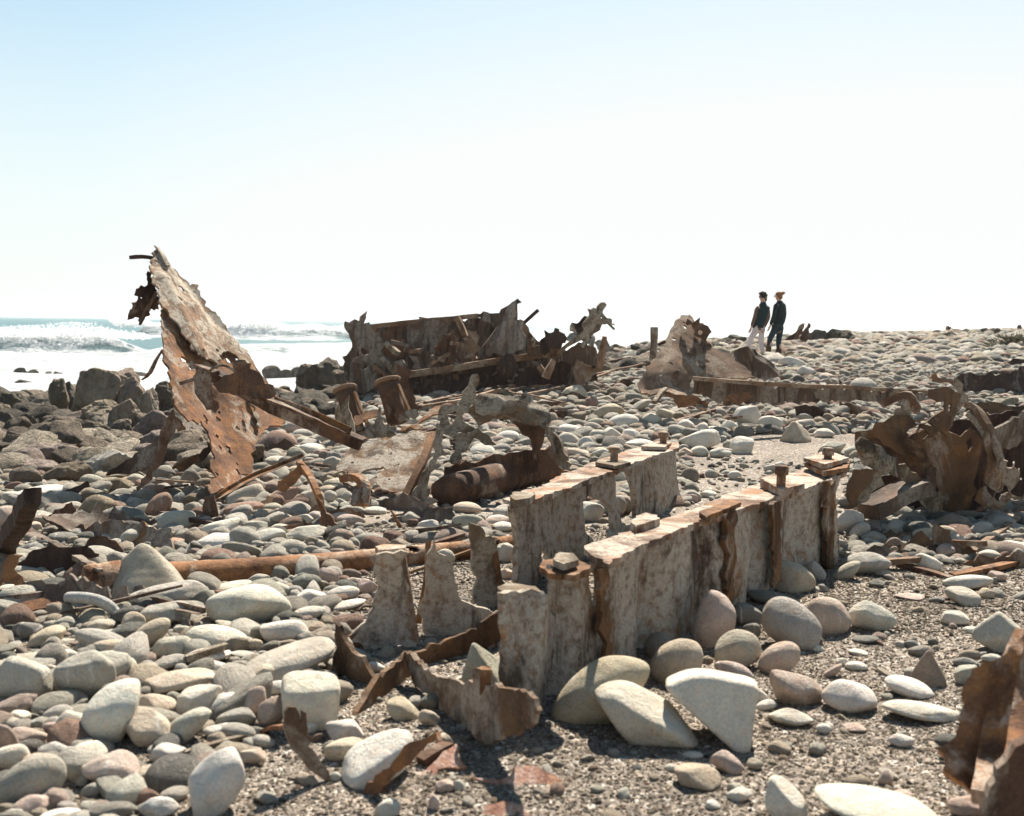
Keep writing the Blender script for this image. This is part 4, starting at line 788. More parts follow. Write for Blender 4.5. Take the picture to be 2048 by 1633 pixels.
# ------------------------------------------------------------------ tall upright hull plate (left)
def upright():
    b = G(470, 985); t = thing('upright_hull_plate', 'tall leaning sheet of rusty hull plating with pale streaks, standing against the sea', 'hull plate', b)
    anc = ((480, 980, 10.6), (315, 520, 12.2), (570, 850, 11.75))
    low = '378,440 400,440 470,500 560,600 640,640 760,640 850,700 880,680 945,740 955,770 970,800 1050,900 1110,1000 1165,1100 1150,1160 1030,1190 1000,1250 965,1330 965,1450 900,1490 850,1530 790,1560 700,1600 670,1540 690,1510 735,1495 690,1440 690,1380 712,1380 700,1280 662,1180 640,1140 620,1150 580,1130 560,1140 500,1090 470,1040 450,970 440,890 420,820 400,740 385,600'
    plate('lower_strake', low, 'U6', anc, M_UP, t, th=.02, res=.045, amp=.022, nf=2.2, jag=.012, pits=34,
          holes=['845,730 868,745 892,770 885,803 862,808', '652,1092 672,1100 685,1130 678,1160 662,1140', '742,1100 765,1112 770,1130 750,1128', '893,1130 910,1150 915,1180 925,1200 905,1215 893,1180', '800,1282 822,1290 852,1335 825,1335 802,1318', '735,1215 750,1222 748,1245 737,1238', '715,1465 740,1472 738,1488', '690,950 705,960 740,1040 735,1085 710,1060 690,1000'],
          folds=[('440,860 900,1000', .03, .12), ('700,1000 900,1450', -.04, .15)])
    upp = '340,60 360,58 395,100 430,170 445,180 500,225 545,250 570,285 600,290 632,330 630,360 660,390 700,450 755,490 780,540 830,610 870,655 920,700 948,740 960,770 900,800 850,735 800,700 760,720 740,780 700,760 640,740 600,735 560,665 500,570 440,490 385,430 372,380 360,330 330,260 305,185 330,120'
    q = [(x, y, d-.07) for x, y, d in anc]
    plate('upper_strake', upp, 'U6', q, M_UPW, t, th=.02, res=.04, amp=.02, nf=2.6, jag=.014, pits=8, holes=['590,318 604,322 600,334', '822,640 834,646 830,660', '538,325 552,352 545,355'],
          folds=[('400,250 620,700', .035, .08), ('520,240 760,560', -.04, .07)])
    plate('torn_flap', '305,195 290,250 295,280 225,308 218,345 235,370 205,395 198,430 182,440 185,490 205,500 235,498 250,540 265,512 275,490 300,480 308,455 370,437 352,330 322,240', 'U6', ('d', 290, 590, 12.05, 40, -25), M_DARK, t, th=.015, res=.03, amp=.05, nf=4, jag=.014, holes=['248,355 262,352 264,372 252,380'])
    bar('prong', [(182, 112, 12.1), (215, 110, 12.1), (260, 98, 12.15), (300, 103, 12.15), (345, 118, 12.2)], .055, .045, M_DARK, t, 'U6', taper=[.8, 1, .8, .9])
    bar('prong', [(342, 36, 12.2), (368, 50, 12.2), (395, 100, 12.15), (425, 165, 12.1)], .05, .03, M_UPW, t, 'U6', taper=[.3, .8, 1, 1])
    bar('flap_rib', [(250, 535, 11.8), (285, 450, 11.9), (355, 330, 11.9)], .05, .03, M_BROWN, t, 'U6', taper=[.5, 1, 1])
    bar('hanging_strip', [(393, 692, 10.75), (352, 745, 10.8), (330, 800, 10.8), (318, 870, 10.8), (290, 878, 10.8), (262, 880, 10.8)], .035, .02, M_BROWN, t, 'U6', taper=[.5, .7, 1, 1.6, 1.2, .6])
    plate('brace_leg', '440,1080 462,1060 480,1100 545,1180 540,1195 495,1205 475,1180 455,1240 420,1300 400,1370 350,1450 290,1540 240,1575 225,1555 300,1460 345,1400 360,1290 380,1200 400,1130', 'U6', ('d', 320, 880, 10.4, 20, 10), M_BROWN, t, th=.03, res=.04, amp=.03, nf=3, jag=.01)
    plate('low_flange', '380,1265 395,1350 390,1360 350,1430 300,1440 200,1450 100,1470 40,1480 100,1430 200,1370 300,1290', 'U6', ('d', 280, 915, 10.6, -15, 35), M_BROWN, t, th=.02, res=.05, amp=.02)
    plate('low_flange', '690,1275 640,1340 610,1410 640,1400 700,1330', 'U6', ('d', 410, 910, 10.9, 10, 10), M_DARK, t, th=.02, res=.04, amp=.02)
    plate('low_flange', '450,1425 520,1390 600,1340 640,1350 560,1420 500,1450', 'U6', ('d', 370, 925, 10.9, 0, 45), M_EDGE, t, th=.02, res=.04, amp=.02)
    plate('bent_strip', '918,975 935,972 1010,1165 1000,1185 985,1165', 'U6', [(x, y, d-.05) for x, y, d in anc], M_GREY, t, th=.02, res=.04, amp=.01)
upright()
def strut():
    t = thing('leaning_strut', 'long brown rusty beam with torn gusset leaning across the upright plate', 'strut', G(700, 885))
    bar('beam', [(395, 738, 10.3), (440, 762, 10.15), (520, 800, 10.0), (600, 838, 9.9), (725, 892, 9.85)], .15, .13, M_BROWN, t, prof='T', jit=.16, taper=[.7, .9, 1, 1, .9])
    bar('beam', [(360, 768, 10.1), (400, 755, 10.1), (440, 745, 10.1)], .05, .03, M_BROWN, t, jit=.2)
    plate('gusset', '470,725 490,722 500,738 515,748 530,770 545,772 552,790 540,800 500,795 440,785 425,770 450,755 465,745', 'T0', ('d', 490, 770, 9.85, 10, 15), M_BROWN, t, th=.02, res=.035, amp=.02)
    bar('hoop', [(415, 748, 9.9), (422, 738, 9.85), (440, 729, 9.85), (460, 733, 9.85), (475, 750, 9.85)], .022, .022, M_GREY, t, prof='round', step=.03)
    plate('hanging_tongue', '386,752 420,748 425,790 436,815 432,828 412,822 400,800 390,780', 'T0', ('d', 410, 790, 9.95, 20, 10), M_BROWN, t, th=.02, res=.035, amp=.02)
    bar('edge_angle', [(545, 798, 10.0), (620, 825, 9.9), (700, 862, 9.8)], .05, .05, M_EDGE, t, prof='L')
strut()

# ------------------------------------------------------------------ perforated pipe (left middle)
def perforated_pipe():
    t = thing('perforated_pipe', 'long orange brown rusty pipe with dark corroded holes lying across the cobbles', 'pipe', G(600, 1130))
    A = G(175, 1165, .10); B = G(1035, 1090, .07); ax = B-A; L = np.linalg.norm(ax); ax /= L
    a = np.cross(ax, [0, 0, 1.0]); a /= np.linalg.norm(a); b = np.cross(a, ax); n = int(L/.022); m = 40; V = []
    rs = np.random.RandomState(3)
    for i in range(n+1):
        s_ = i/n; r = .092-.032*s_
        for j in range(m):
            an = 6.28318*j/m; V.append(A+ax*L*s_+(a*math.cos(an)+b*math.sin(an))*r+np.array([0, 0, -.03*math.sin(s_*3.14)]))
    V = np.array(V); nz = fbm(V, 77, 9, 3); hole = fbm(V, 131, 15, 3)
    V = V+nz[:, None]*.004
    faces = []; NH = 0
    for i in range(n):
        for j in range(m):
            f = [i*m+j, i*m+(j+1) % m, (i+1)*m+(j+1) % m, (i+1)*m+j]
            if hole[f].mean() > .27 and i > 40: NH += 1; continue
            faces.append(f)
    print('holes', NH, n*m)
    o = mesh_obj('pipe_wall', V, faces, M_PIPE, t); md = o.modifiers.new('wall', 'SOLIDIFY'); md.thickness = .008; md.offset = -1
    c = A-ax*.0
    lathe('pipe_collar', c-ax*.02, ax, [(.08, 0), (.105, .01), (.112, .06), (.102, .08), (.110, .1), (.112, .2), (.10, .23)], M_PIPE, t, 24, .01, 7)
    lathe('pipe_core', A, ax, [(.03, 0), (.03, L)], M_DARK, t, 10, .004, 9)
perforated_pipe()

# ------------------------------------------------------------------ long hull section in the middle distance
def hull():
    t = thing('hull_section', 'long ragged dark brown section of ship hull lying open towards the camera', 'hull wreck', G(930, 800))
    D = 22.5
    back = '700,265 880,225 1300,195 1600,170 1660,245 1720,235 1780,245 1850,340 1900,330 1900,560 1400,600 650,640 560,620 500,560 480,400'
    # back plating
    plate('back_plating', '730,655 790,648 860,640 940,636 1000,633 1035,640 1060,664 1075,684 1100,690 1130,700 1160,720 1160,800 700,800 700,700', 'T0', ('d', 900, 700, 23.6, 4, 0), M_HULL, t, th=.03, res=.12, amp=.04, nf=1.2, jag=.02)
    bar('top_rail', [(735, 655, 23.3), (800, 647, 23.3), (860, 641, 23.3), (905, 637, 23.3), (955, 632, 23.4)], .12, .09, M_TENT, t, jit=.1)
    bar('top_rail', [(858, 641, 23.3), (950, 632, 23.4), (1000, 630, 23.4)], .09, .07, M_DARK, t)
    # torn front plating
    plate('front_plating', '855,465 880,505 905,520 935,580 960,620 1035,610 1060,560 1020,545 1040,500 1100,480 1115,460 1225,440 1320,405 1425,400 1440,500 1415,600 1450,650 1540,640 1640,700 1760,780 1860,830 1860,900 1500,930 1100,960 950,960 800,900 700,870 750,650 790,560', 'U2', ('d', 830, 710, 22.6, 6, 4), M_HULL, t, th=.03, res=.10, amp=.06, nf=1.8, jag=.03, pits=5, folds=[('1150,500 1180,900', .09, .2), ('1380,500 1400,800', -.08, .2)])
    plate('side_plating', '1000,560 1060,530 1130,470 1180,430 1250,500 1300,640 1420,600 1500,640 1520,720 1400,760 1000,780', 'U2', ('d', 830, 710, 22.2, 0, 10), M_HULL, t, th=.03, res=.1, amp=.08) if False else None
    plate('lower_plating', '800,755 860,745 950,735 1040,722 1120,708 1180,690 1195,760 1150,770 1010,770 950,780 860,800 800,805 790,780', 'T0', ('d', 980, 750, 22.0, 5, 0), M_DARK, t, th=.03, res=.12, amp=.04, holes=['1040,733 1050,738 1046,744 1040,742'])
    bar('riveted_beam', [(806, 751, 21.8), (900, 738, 21.8), (1000, 722, 21.9), (1126, 704, 22.0)], .14, .12, M_TENT, t, jit=.05)
    bar('riveted_beam', [(800, 762, 21.9), (1000, 735, 22.0), (1120, 716, 22.1)], .05, .16, M_HULL, t, jit=.05)
    # ragged end, left
    plate('torn_end', '460,425 500,430 520,415 560,425 600,420 608,370 655,330 665,360 658,430 700,445 740,480 800,560 860,620 850,680 830,780 850,850 990,960 960,1000 860,960 760,1000 740,1100 650,1180 560,1060 480,1030 455,960 450,800 480,770 520,735 550,740 530,640 480,560 462,500', 'U2', ('d', 740, 700, 21.9, 20, 0), M_GREY if False else M_HULL, t, th=.05, res=.08, amp=.10, nf=2.4, jag=.03,
          holes=['560,735 600,690 608,700 590,770 565,800', '632,690 665,655 700,672 720,700 712,760 660,780 635,755', '600,850 640,825 690,850 700,900 650,930 610,900', '770,590 785,585 785,605'])
    # crumpled cone of plating
    plate('crumpled_cone', '110,770 150,650 230,500 290,400 360,270 400,230 450,210 485,235 440,300 440,360 480,440 500,520 520,580 510,680 470,730 300,770', 'U3', ('d', 1020, 670, 21.7, -15, 8), M_CONE, t, th=.03, res=.08, amp=.06, nf=2.4, jag=.02, folds=[('440,230 200,760', .14, .08), ('430,330 330,760', -.12, .08), ('450,300 430,740', .1, .08)], holes=['315,375 335,370 325,390'])
    plate('crumpled_cone', '0,345 250,345 300,280 380,230 410,235 330,400 200,480 150,440 60,430', 'U3', ('d', 1000, 640, 22.0, 10, 10), M_HULL, t, th=.03, res=.08, amp=.05)
    plate('crumpled_cone', '430,420 470,395 520,450 560,530 600,620 560,600 500,570 490,510', 'U3', ('d', 1050, 660, 21.9, 30, 10), M_TENT, t, th=.03, res=.08, amp=.03)
    plate('shattered_side', '530,720 560,640 640,640 700,580 705,520 760,545 800,540 810,600 820,545 880,550 925,590 905,650 880,710 540,780', 'U3', ('d', 1090, 690, 21.8, 0, 0), M_HULL, t, th=.03, res=.08, amp=.07, nf=2.4)
    plate('right_plating', '890,720 980,690 1060,650 1130,650 1200,680 1250,740 1270,830 1220,880 1000,870 880,830', 'U3', ('d', 1160, 710, 21.8, -10, 5), M_HULL, t, th=.03, res=.09, amp=.05)
    plate('bent_spike', '1120,530 1115,440 1145,400 1145,350 1160,295 1220,300 1260,270 1290,235 1320,232 1325,290 1300,350 1330,365 1400,410 1440,465 1380,450 1330,455 1240,475 1200,560 1160,650 1110,700 1090,680 1140,580', 'U3', ('d', 1190, 660, 21.3, 20, 0), M_GREY, t, th=.05, res=.06, amp=.08, nf=3.5, jag=.02, holes=['1285,400 1300,375 1310,395'])
    bar('bent_spike', [(885, 715, 21.4), (1000, 630, 21.4), (1130, 550, 21.3), (1180, 480, 21.3), (1240, 350, 21.3)], .15, .12, M_GREY, t, 'U3', taper=[.5, .6, .9, 1.2, 1.2], jit=.2)
    bar('bent_spike', [(1310, 400, 21.3), (1370, 450, 21.3), (1430, 510, 21.3)], .05, .04, M_GREY, t, 'U3')
    bar('prop', [(1610, 390, 22.2), (1690, 560, 22.2), (1790, 820, 22.2)], .16, .10, M_TENT, t, 'U2', jit=.15)
    bar('prop', [(880, 650, 22.0), (1010, 760, 21.9)], .12, .09, M_GREY, t, 'U2'); bar('prop', [(850, 790, 21.9), (980, 950, 21.8)], .14, .1, M_GREY, t, 'U2')
    bar('prop', [(1880, 700, 22.0), (2040, 490, 22.0)], .09, .08, M_HULL, t, 'U2')
    bar('thin_rod', [(505, 440, 22.4), (575, 375, 22.4), (648, 310, 22.4)], .07, .07, M_DARK, t, 'U3', prof='round', jit=.05)
    plate('splinter', '1210,375 1240,375 1300,400 1330,410 1230,415', 'U2', ('d', 845, 640, 23.4, 0, 0), M_GREY, t, th=.03, res=.08)
hull()
def hull_extras():
    t = [o for o in bpy.data.objects if o.name == 'hull_section'][0]
    rs = random.Random(5)
    for i in range(16):
        px = rs.uniform(720, 1180); py = rs.uniform(660, 760); R_ = rs.uniform(14, 34); n_ = 9
        pts = ' '.join(f'{px+R_*rs.uniform(.4, 1.1)*math.cos(6.283*q/n_):.1f},{py+R_*rs.uniform(.5, 1.4)*math.sin(6.283*q/n_):.1f}' for q in range(n_))
        plate('torn_flap', pts, 'T0', ('d', px, py, rs.uniform(21.4, 22.4), rs.uniform(-50, 50), rs.uniform(-10, 40)), rs.choice([M_HULL, M_CONE, M_BROWN, M_TENT, M_DARK]), t, th=.03, res=.07, amp=.07, nf=3, jag=.03, bend=(rs.uniform(0, 180), rs.uniform(-.25, .25)))
    for i in range(9):
        px = rs.uniform(730, 1150); py = rs.uniform(690, 770); a = rs.uniform(0, 3.14); L = rs.uniform(20, 50)
        bar('bent_rib', [(px, py, 21.9), (px+math.cos(a)*L*.5, py-abs(math.sin(a))*L*.5, 21.8), (px+math.cos(a)*L, py-abs(math.sin(a))*L*.8, 21.9)], .09, .07, rs.choice([M_TENT, M_CONE, M_BROWN]), t, jit=.2)
hull_extras()
def post(tile, path, w, name, label, cat, mat=M_BROWN, **k):
    return bar(name, path, w, w*.8, mat, None, tile, label=label, cat=cat, **k)
post('U3', [(1325, 580, 19.5), (1300, 760, 19.6), (1270, 930, 19.7)], .10, 'rusty_stake', 'thin pale rusty post leaning out of the rod bundle right of the long hull section', 'metal stake', M_TENT, taper=[.6, 1, 1])
post('U3', [(1830, 485, 22.5), (1832, 650, 22.5), (1825, 830, 22.5)], .12, 'upright_stake', 'straight dark vertical post standing left of the pinkish tent shaped plate', 'metal stake', M_GREY)
post('U3', [(800, 825, 17.5), (760, 900, 17.5), (715, 1010, 17.5)], .14, 'broken_stake', 'short brown forked post rising from the thin rod bundle', 'metal stake', M_TENT, taper=[.6, .9, 1])
post('U3', [(655, 885, 17.6), (720, 970, 17.6)], .10, 'broken_stub', 'small reddish stub leaning beside the forked post over the rods', 'metal stake', M_TENT)

# flanged stubs of pipe
def flanged(px, py, bx, by, d, w, label):
    topc = P(px, py, d); base = P(bx, by, d-.1); ax = topc-base; L = np.linalg.norm(ax); r = w/2*d/F
    t = thing('flanged_stub', label, 'pipe stub', base, 'flanged pipe stubs in front of the long hull section')
    lathe('barrel', base-ax/L*.1, ax, [(r*.78, 0), (r*.8, L*.5), (r*.84, L*.9), (r*.9, L+.06)], M_BROWN, t, 24, .008, 3)
    lathe('flange', topc-ax/L*.045, ax, [(r*.9, 0), (r*1.06, .01), (r*1.08, .04), (r, .055), (r*.7, .058), (r*.68, .045)], M_TENT, t, 24, .006, 4)
    bar('web', [(px+w*.42, py+8, d-.12), (bx+w*.62, by+3, d-.2)], .05, .03, M_EDGE, t)
flanged(689, 776, 708, 850, 15.0, 46, 'leaning flanged rusty stub, the left and lower of the two before the hull section')
flanged(774, 761, 792, 832, 15.4, 52, 'broad flanged rusty stub, the right and taller of the two before the hull section')

def shard(name, poly, tile, px, py, d, yaw, lean, mat, label, cat='metal scrap', **k):
    if d == 'g': d = gdepth(px, py)
    return plate(name, poly, tile, ('d', px, py, d, yaw, lean), mat, label=label, cat=cat, **k)
shard('torn_plate', '985,870 1020,870 1040,930 1060,880 1100,890 1110,1000 1130,1110 1200,1290 1260,1300 1200,1340 1050,1340 1040,1250 1000,1100', 'U2', 810, 790, 15.6, 10, 5, M_BROWN, 'ragged upright brown plate standing directly right of the taller flanged stub', res=.05, amp=.04, th=.03)
shard('pointed_shard', '360,1310 385,1270 410,1330 425,1450 440,1536 380,1536 365,1430', 'U2', 680, 850, 13.2, 20, 5, M_GREY, 'narrow pointed grey shard standing left of a wider one beside the left flanged stub', res=.04, amp=.02, th=.04)
shard('split_shard', '430,1290 470,1220 500,1180 500,1300 540,1440 560,1570 480,1640 440,1560 425,1400', 'U2', 690, 860, 13.0, 0, 5, M_GREY, 'wide split grey shard standing between the strut beam end and the flanged stubs', res=.04, amp=.03, th=.04)
shard('curled_sheet', '560,1390 700,1350 800,1330 870,1390 880,1400 780,1400 640,1440 580,1500 540,1480', 'U2', 735, 840, 13.8, 0, 50, M_PIPE, 'curled orange sheet lying at the foot of the flanged stubs', res=.05, amp=.05)
shard('hooked_scrap', '1060,1370 1120,1330 1190,1340 1220,1390 1180,1440 1130,1400 1100,1440 1060,1430', 'U2', 820, 828, 14.4, 0, 30, M_GREY, 'small hooked grey scrap right of the taller flanged stub base', res=.04, amp=.05, th=.03)

# rods
def rods():
    t = thing('rod_bundle', 'bundle of long thin rusty rods lying across stones in front of the hull section', 'rods', G(1000, 820))
    for i, (x0, y0, x1, y1, w) in enumerate(((820, 812, 1080, 742, .05), (850, 806, 1230, 722, .06), (900, 800, 1290, 728, .05), (930, 770, 1260, 715, .05), (840, 815, 1000, 780, .07), (1000, 775, 1200, 722, .07), (1050, 790, 1220, 745, .05), (1100, 730, 1340, 722, .06))):
        d0 = gdepth(x0, y0+18); d1 = gdepth(x1, y1+22)
        bar('rod', [(x0, y0, d0), ((x0+x1)/2+6, (y0+y1)/2+4, (d0+d1)/2), (x1, y1, d1)], w, w*.8, M_BROWN if i % 2 else M_TENT, t, jit=.15, step=.12)
    for pts in ([(992, 770), (1010, 780), (1030, 788), (1060, 790), (1100, 800), (1130, 806)], [(1100, 738), (1106, 745), (1120, 746), (1150, 740)], [(1010, 710), (1005, 705), (995, 708), (985, 718)]):
        bar('bent_wire', [(x, y, gdepth(x, y+16)) for x, y in pts], .04, .035, M_TENT, t, prof='round', step=.08)
rods()

# ------------------------------------------------------------------ broken frame in the centre
def centre_frame():
    t = thing('arched_wreck', 'pitted grey and brown broken frame with arched top and slanting plate in the centre', 'wreck frame', G(860, 990))
    D = gdepth(850, 1010)
    plate('slant_plate', '70,1140 60,1110 130,1010 180,980 300,940 440,905 560,890 625,895 660,905 640,960 600,1040 560,1110 520,1190 470,1270 420,1345 405,1330 410,1300 420,1240 380,1250 330,1220 300,1190 310,1150 360,1095 300,1110 230,1130 180,1160 130,1150 100,1120', 'U2', None, M_GREY, t) if False else None
    anc = ((760, 1000, D), (690, 925, D+.45), (860, 880, D+.75))
    plate('slant_plate', '70,1140 62,1115 130,1010 180,980 300,945 440,912 560,893 640,900 650,925 600,1040 560,1110 520,1190 470,1270 425,1345 405,1335 408,1300 425,1240 380,1250 330,1222 300,1190 310,1150 365,1092 300,1112 230,1125 180,1160 130,1148 100,1125', 'T2', anc, M_SLANT, t, th=.02, res=.035, amp=.012, nf=4, jag=.01, pits=8, holes=['130,1130 140,1130 137,1143 128,1140'])
    bar('edge_beam', [(640, 900, D+.72), (560, 1100, D+.2), (470, 1270, D-.02), (425, 1350, D-.15)], .07, .05, M_EDGE, t, 'T2', jit=.2)
    plate('grey_blade', '655,840 680,850 690,900 675,960 690,1010 650,1050 620,1130 600,1180 590,1290 540,1340 510,1355 500,1330 480,1300 540,1200 590,1110 630,1040 645,960', 'T2', ('d', 850, 960, D-.12, 25, 10), M_GREY, t, th=.03, res=.03, amp=.02, nf=5)
    Dm = D+.5
    plate('upright_web', '860,555 890,550 900,590 880,640 890,690 850,740 800,790 790,830 830,850 870,870 890,880 820,905 770,890 740,895 700,880 680,850 740,850 770,800 800,740 790,680 820,640 850,600', 'T2', ('d', 930, 800, Dm, 10, 5), M_GREY, t, th=.035, res=.035, amp=.025, nf=5)
    plate('left_elbow', '660,790 690,730 760,735 840,745 830,780 760,770 710,785 725,830 735,870 700,880 670,850', 'T2', ('d', 890, 820, Dm, -10, 15), M_GREY, t, th=.035, res=.035, amp=.025)
    plate('arched_top', '870,740 900,680 960,670 1060,685 1150,690 1180,665 1210,700 1250,740 1300,760 1320,830 1290,870 1240,860 1180,840 1100,830 1050,800 980,800 930,830 900,850 860,800 830,770', 'T2', ('d', 1010, 825, Dm+.1, -5, 35), M_GREY, t, th=.04, res=.04, amp=.035, nf=5, holes=['950,740 1000,745 1040,735 1030,755 960,760', '960,770 980,770 975,790'], folds=[('900,700 1280,800', .05, .06)])
    plate('arched_top', '880,700 960,700 1080,705 1160,725 1230,790 1300,830 1300,870 1200,840 1090,790 1000,780 900,790', 'T2', ('d', 1010, 825, Dm-.12, -5, 20), M_GREY, t, th=.03, res=.04, amp=.03, nf=5, jag=.015)
    plate('hanging_tooth', '1100,830 1180,850 1300,860 1280,930 1240,1060 1225,1050 1215,980 1190,920 1140,890', 'T2', ('d', 1065, 870, Dm-.05, -10, 0), M_BROWN, t, th=.04, res=.035, amp=.02)
    plate('leaning_plank', '1300,860 1330,870 1380,950 1430,1080 1450,1140 1420,1150 1380,1110 1350,1030 1320,950 1295,890', 'T2', ('d', 1120, 900, Dm-.2, -25, 5), M_GREY, t, th=.05, res=.035, amp=.012, folds=[('1310,870 1430,1130', .03, .03)])
    plate('plank_foot', '1380,1120 1410,1110 1450,1130 1450,1150 1410,1160 1380,1145', 'T2', ('d', 1135, 948, Dm-.35, 0, 0), M_EDGE, t, th=.06, res=.03)
    plate('mid_web', '700,880 840,905 900,870 960,930 1000,970 940,965 880,930 850,960 800,1040 740,1075 720,1060 760,1000 770,930 690,900', 'T2', ('d', 930, 885, Dm-.1, 0, 20), M_GREY, t, th=.035, res=.04, amp=.03, nf=5)
    plate('under_sheet', '560,830 700,760 740,720 640,740 600,790 540,850 440,890 560,880', 'T2', ('d', 850, 850, D+1.4, 0, 55), M_PIPE, t, th=.02, res=.05, amp=.03)
centre_frame()
def trunk():
    t = thing('fallen_cylinder', 'thick round reddish brown column lying under the arched broken frame', 'wreck pipe', G(980, 990))
    a = G(895, 985, .13); b = G(1105, 925, .16); ax = b-a; L = np.linalg.norm(ax)
    lathe('column', a, ax, [(.15, 0), (.165, .05), (.17, L*.3), (.16, L*.5), (.175, L*.8), (.17, L), (.16, L+.05)], M_BROWN, t, 30, .035, 5)
    plate('column_skirt', '700,1100 760,1080 900,1050 1100,1010 1200,1000 1370,960 1390,1110 1200,1130 1000,1180 850,1230 690,1285 690,1200', 'T2', ('d', 990, 960, gdepth(985, 985)-.12, 22, 5), M_BROWN, t, th=.03, res=.05, amp=.02, nf=2)
trunk()
def hooked_ring():
    t = thing('curved_bracket', 'small curved rusty bracket standing between cobbles left of the slanting plate', 'bracket', G(725, 1010))
    bar('hook', [(110, 1165, 9.5), (150, 1145, 9.45), (200, 1150, 9.4), (235, 1200, 9.4), (230, 1260, 9.35), (225, 1320, 9.3)], .10, .05, M_UP, t, 'T2', jit=.12, step=.03)
    bar('hook', [(180, 1320, 9.3), (190, 1240, 9.35), (215, 1210, 9.4)], .07, .05, M_BROWN, t, 'T2', jit=.15, step=.03)
hooked_ring()
bar('rib_strip', [(408, 1012, 'g'), (440, 990, ('g', .10)), (520, 945, ('g', .22)), (608, 912, ('g', .34))][::1], .07, .035, M_EDGE, None, 'T0', jit=.2, label='long narrow orange strip rising from the foot of the upright plate', cat='metal strip', prof='L')
def tripod():
    t = thing('splayed_scrap', 'splayed scrap with a thin stem and leaf shaped blade between upright plate and slanting plate', 'metal scrap', G(655, 1050))
    bar('stem', [(598, 925, 9.4), (618, 950, 9.2), (635, 985, 9.0), (655, 1050, 'g')], .05, .035, M_PIPE, t, jit=.2)
    plate('blade', '1620,1290 1660,1310 1650,1350 1600,1420 1550,1450 1520,1445 1515,1400 1560,1370 1600,1340', 'T1', ('d', 585, 950, 9.3, 15, 20), M_PIPE, t, th=.02, res=.03, amp=.02)
    plate('root_tangle', '1740,1560 1770,1540 1800,1580 1840,1633 1810,1640 1790,1600 1780,1640 1750,1633', 'T1', ('d', 655, 1045, 8.4, 0, 0), M_BROWN, t, th=.03, res=.03)
tripod()
shard('rusty_spike', '720,50 735,52 755,90 775,120 785,155 770,160 755,120 735,80', 'T5', 800, 1058, 'g', 0, 5, M_PIPE, 'thin rusty spike poking up beside the cobbles behind the perforated pipe', 'spike', res=.02, amp=.005, th=.015)
shard('bell_shell', '195,920 250,880 290,860 300,790 320,745 330,800 340,840 380,870 415,905 380,920 300,925', 'T2', 755, 870, 12.2, 0, 20, M_GREY, 'pale bell shaped scrap with a thin neck above the slanting plate', res=.035, amp=.02, th=.04)
shard('curled_skin', '960,1500 985,1510 1010,1540 1030,1580 1030,1640 1000,1640 985,1590 960,1560 955,1520', 'T6', 412, 1020, 'g', 0, 0, M_BROWN, 'x', res=.03) if False else None
shard('torn_tail', '1110,1480 1170,1470 1180,1530 1195,1590 1180,1620 1150,1600 1130,1640 1100,1600 1105,1540', 'T1', 420, 1040, 'g', 0, 10, M_BROWN, 'ragged brown tail of sheet hanging below the upright plate foot', res=.03, amp=.03, th=.02)

# ------------------------------------------------------------------ tent shaped plate and beams on the right
def tent():
    t = thing('tent_plate', 'large pinkish pitted sheet folded like a tent near the two standing people', 'hull plate', G(1400, 800))
    D = 16.6
    plate('sheet', '70,540 75,510 130,430 180,360 240,260 280,215 330,205 350,235 400,235 410,270 380,300 440,350 500,380 550,375 560,420 620,450 665,505 560,510 340,500 340,540 350,600 420,640 420,670 370,655 320,600 250,600 180,590 150,595 90,580', 'T3', ('d', 1380, 740, D, 8, 52), M_TENT, t, th=.03, res=.06, amp=.03, nf=2, jag=.014, pits=14, folds=[('300,210 200,600', .10, .25), ('130,560 420,560', -.08, .2)])
    plate('ragged_crown', '290,215 320,200 380,235 425,240 440,265 425,290 430,320 460,355 420,350 400,310 370,295 360,260 330,240', 'T3', ('d', 1395, 655, D+.45, -10, 10), M_BROWN, t, th=.04, res=.05, amp=.06, nf=4, jag=.02, holes=['375,262 395,265 390,285 378,280', '310,222 325,225 322,235'])
    plate('ragged_crown', '165,330 200,310 220,300 225,315 200,335 175,342', 'T3', ('d', 1325, 685, D+.5, 0, 10), M_DARK, t, th=.03, res=.05, amp=.03)
    bar('prop', [(210, 560, D-.4), (175, 595, D-.6), (150, 630, D-.8)], .06, .05, M_GREY, t, 'T3')
    plate('curled_foot', '200,590 250,605 250,640 290,665 330,650 370,660 420,670 425,640 380,610 300,595', 'T3', ('d', 1370, 800, D-.5, 0, 25), M_PIPE, t, th=.03, res=.05, amp=.05)
tent()
shard('dark_slab', '555,400 560,365 600,350 660,350 700,385 760,440 820,515 700,512 660,500 620,450 570,440', 'T3', 1520, 730, 20.5, 15, 20, M_HULL, 'dark brown folded slab right of the tent plate at the feet of the people', 'hull plate', res=.07, amp=.03, th=.04, folds=[('600,350 770,510', .12, .08), ('680,370 640,500', -.1, .12)])
def long_beam():
    t = thing('channel_iron', 'long rusty channel beam lying on the cobbles right of the tent plate', 'channel iron', G(1500, 810))
    p = [(1385, 757), (1480, 765), (1600, 772), (1700, 775), (1790, 782), (1880, 786)]
    d = [15.2, 15.3, 15.7, 16.2, 17.0, 17.8]
    bar('top_lip', [(x, y, e) for (x, y), e in zip(p, d)], .10, .05, M_TENT, t, jit=.12)
    a, b = P(1385, 780, 15.2), P(1790, 790, 17.0)
    plate('web', '1385,758 1480,766 1600,773 1700,777 1790,784 1870,788 1840,800 1790,806 1720,802 1640,800 1590,806 1540,806 1480,808 1420,800 1390,785', 'T0', ('v', a[:2], b[:2]), M_HULL, t, th=.03, res=.06, amp=.03, jag=.015)
    plate('curled_skirt', '500,640 520,600 570,580 640,580 660,600 600,625 540,640', 'T3', ('d', 1480, 800, 15.0, 0, 35), M_PIPE, t, th=.02, res=.05, amp=.03)
long_beam()
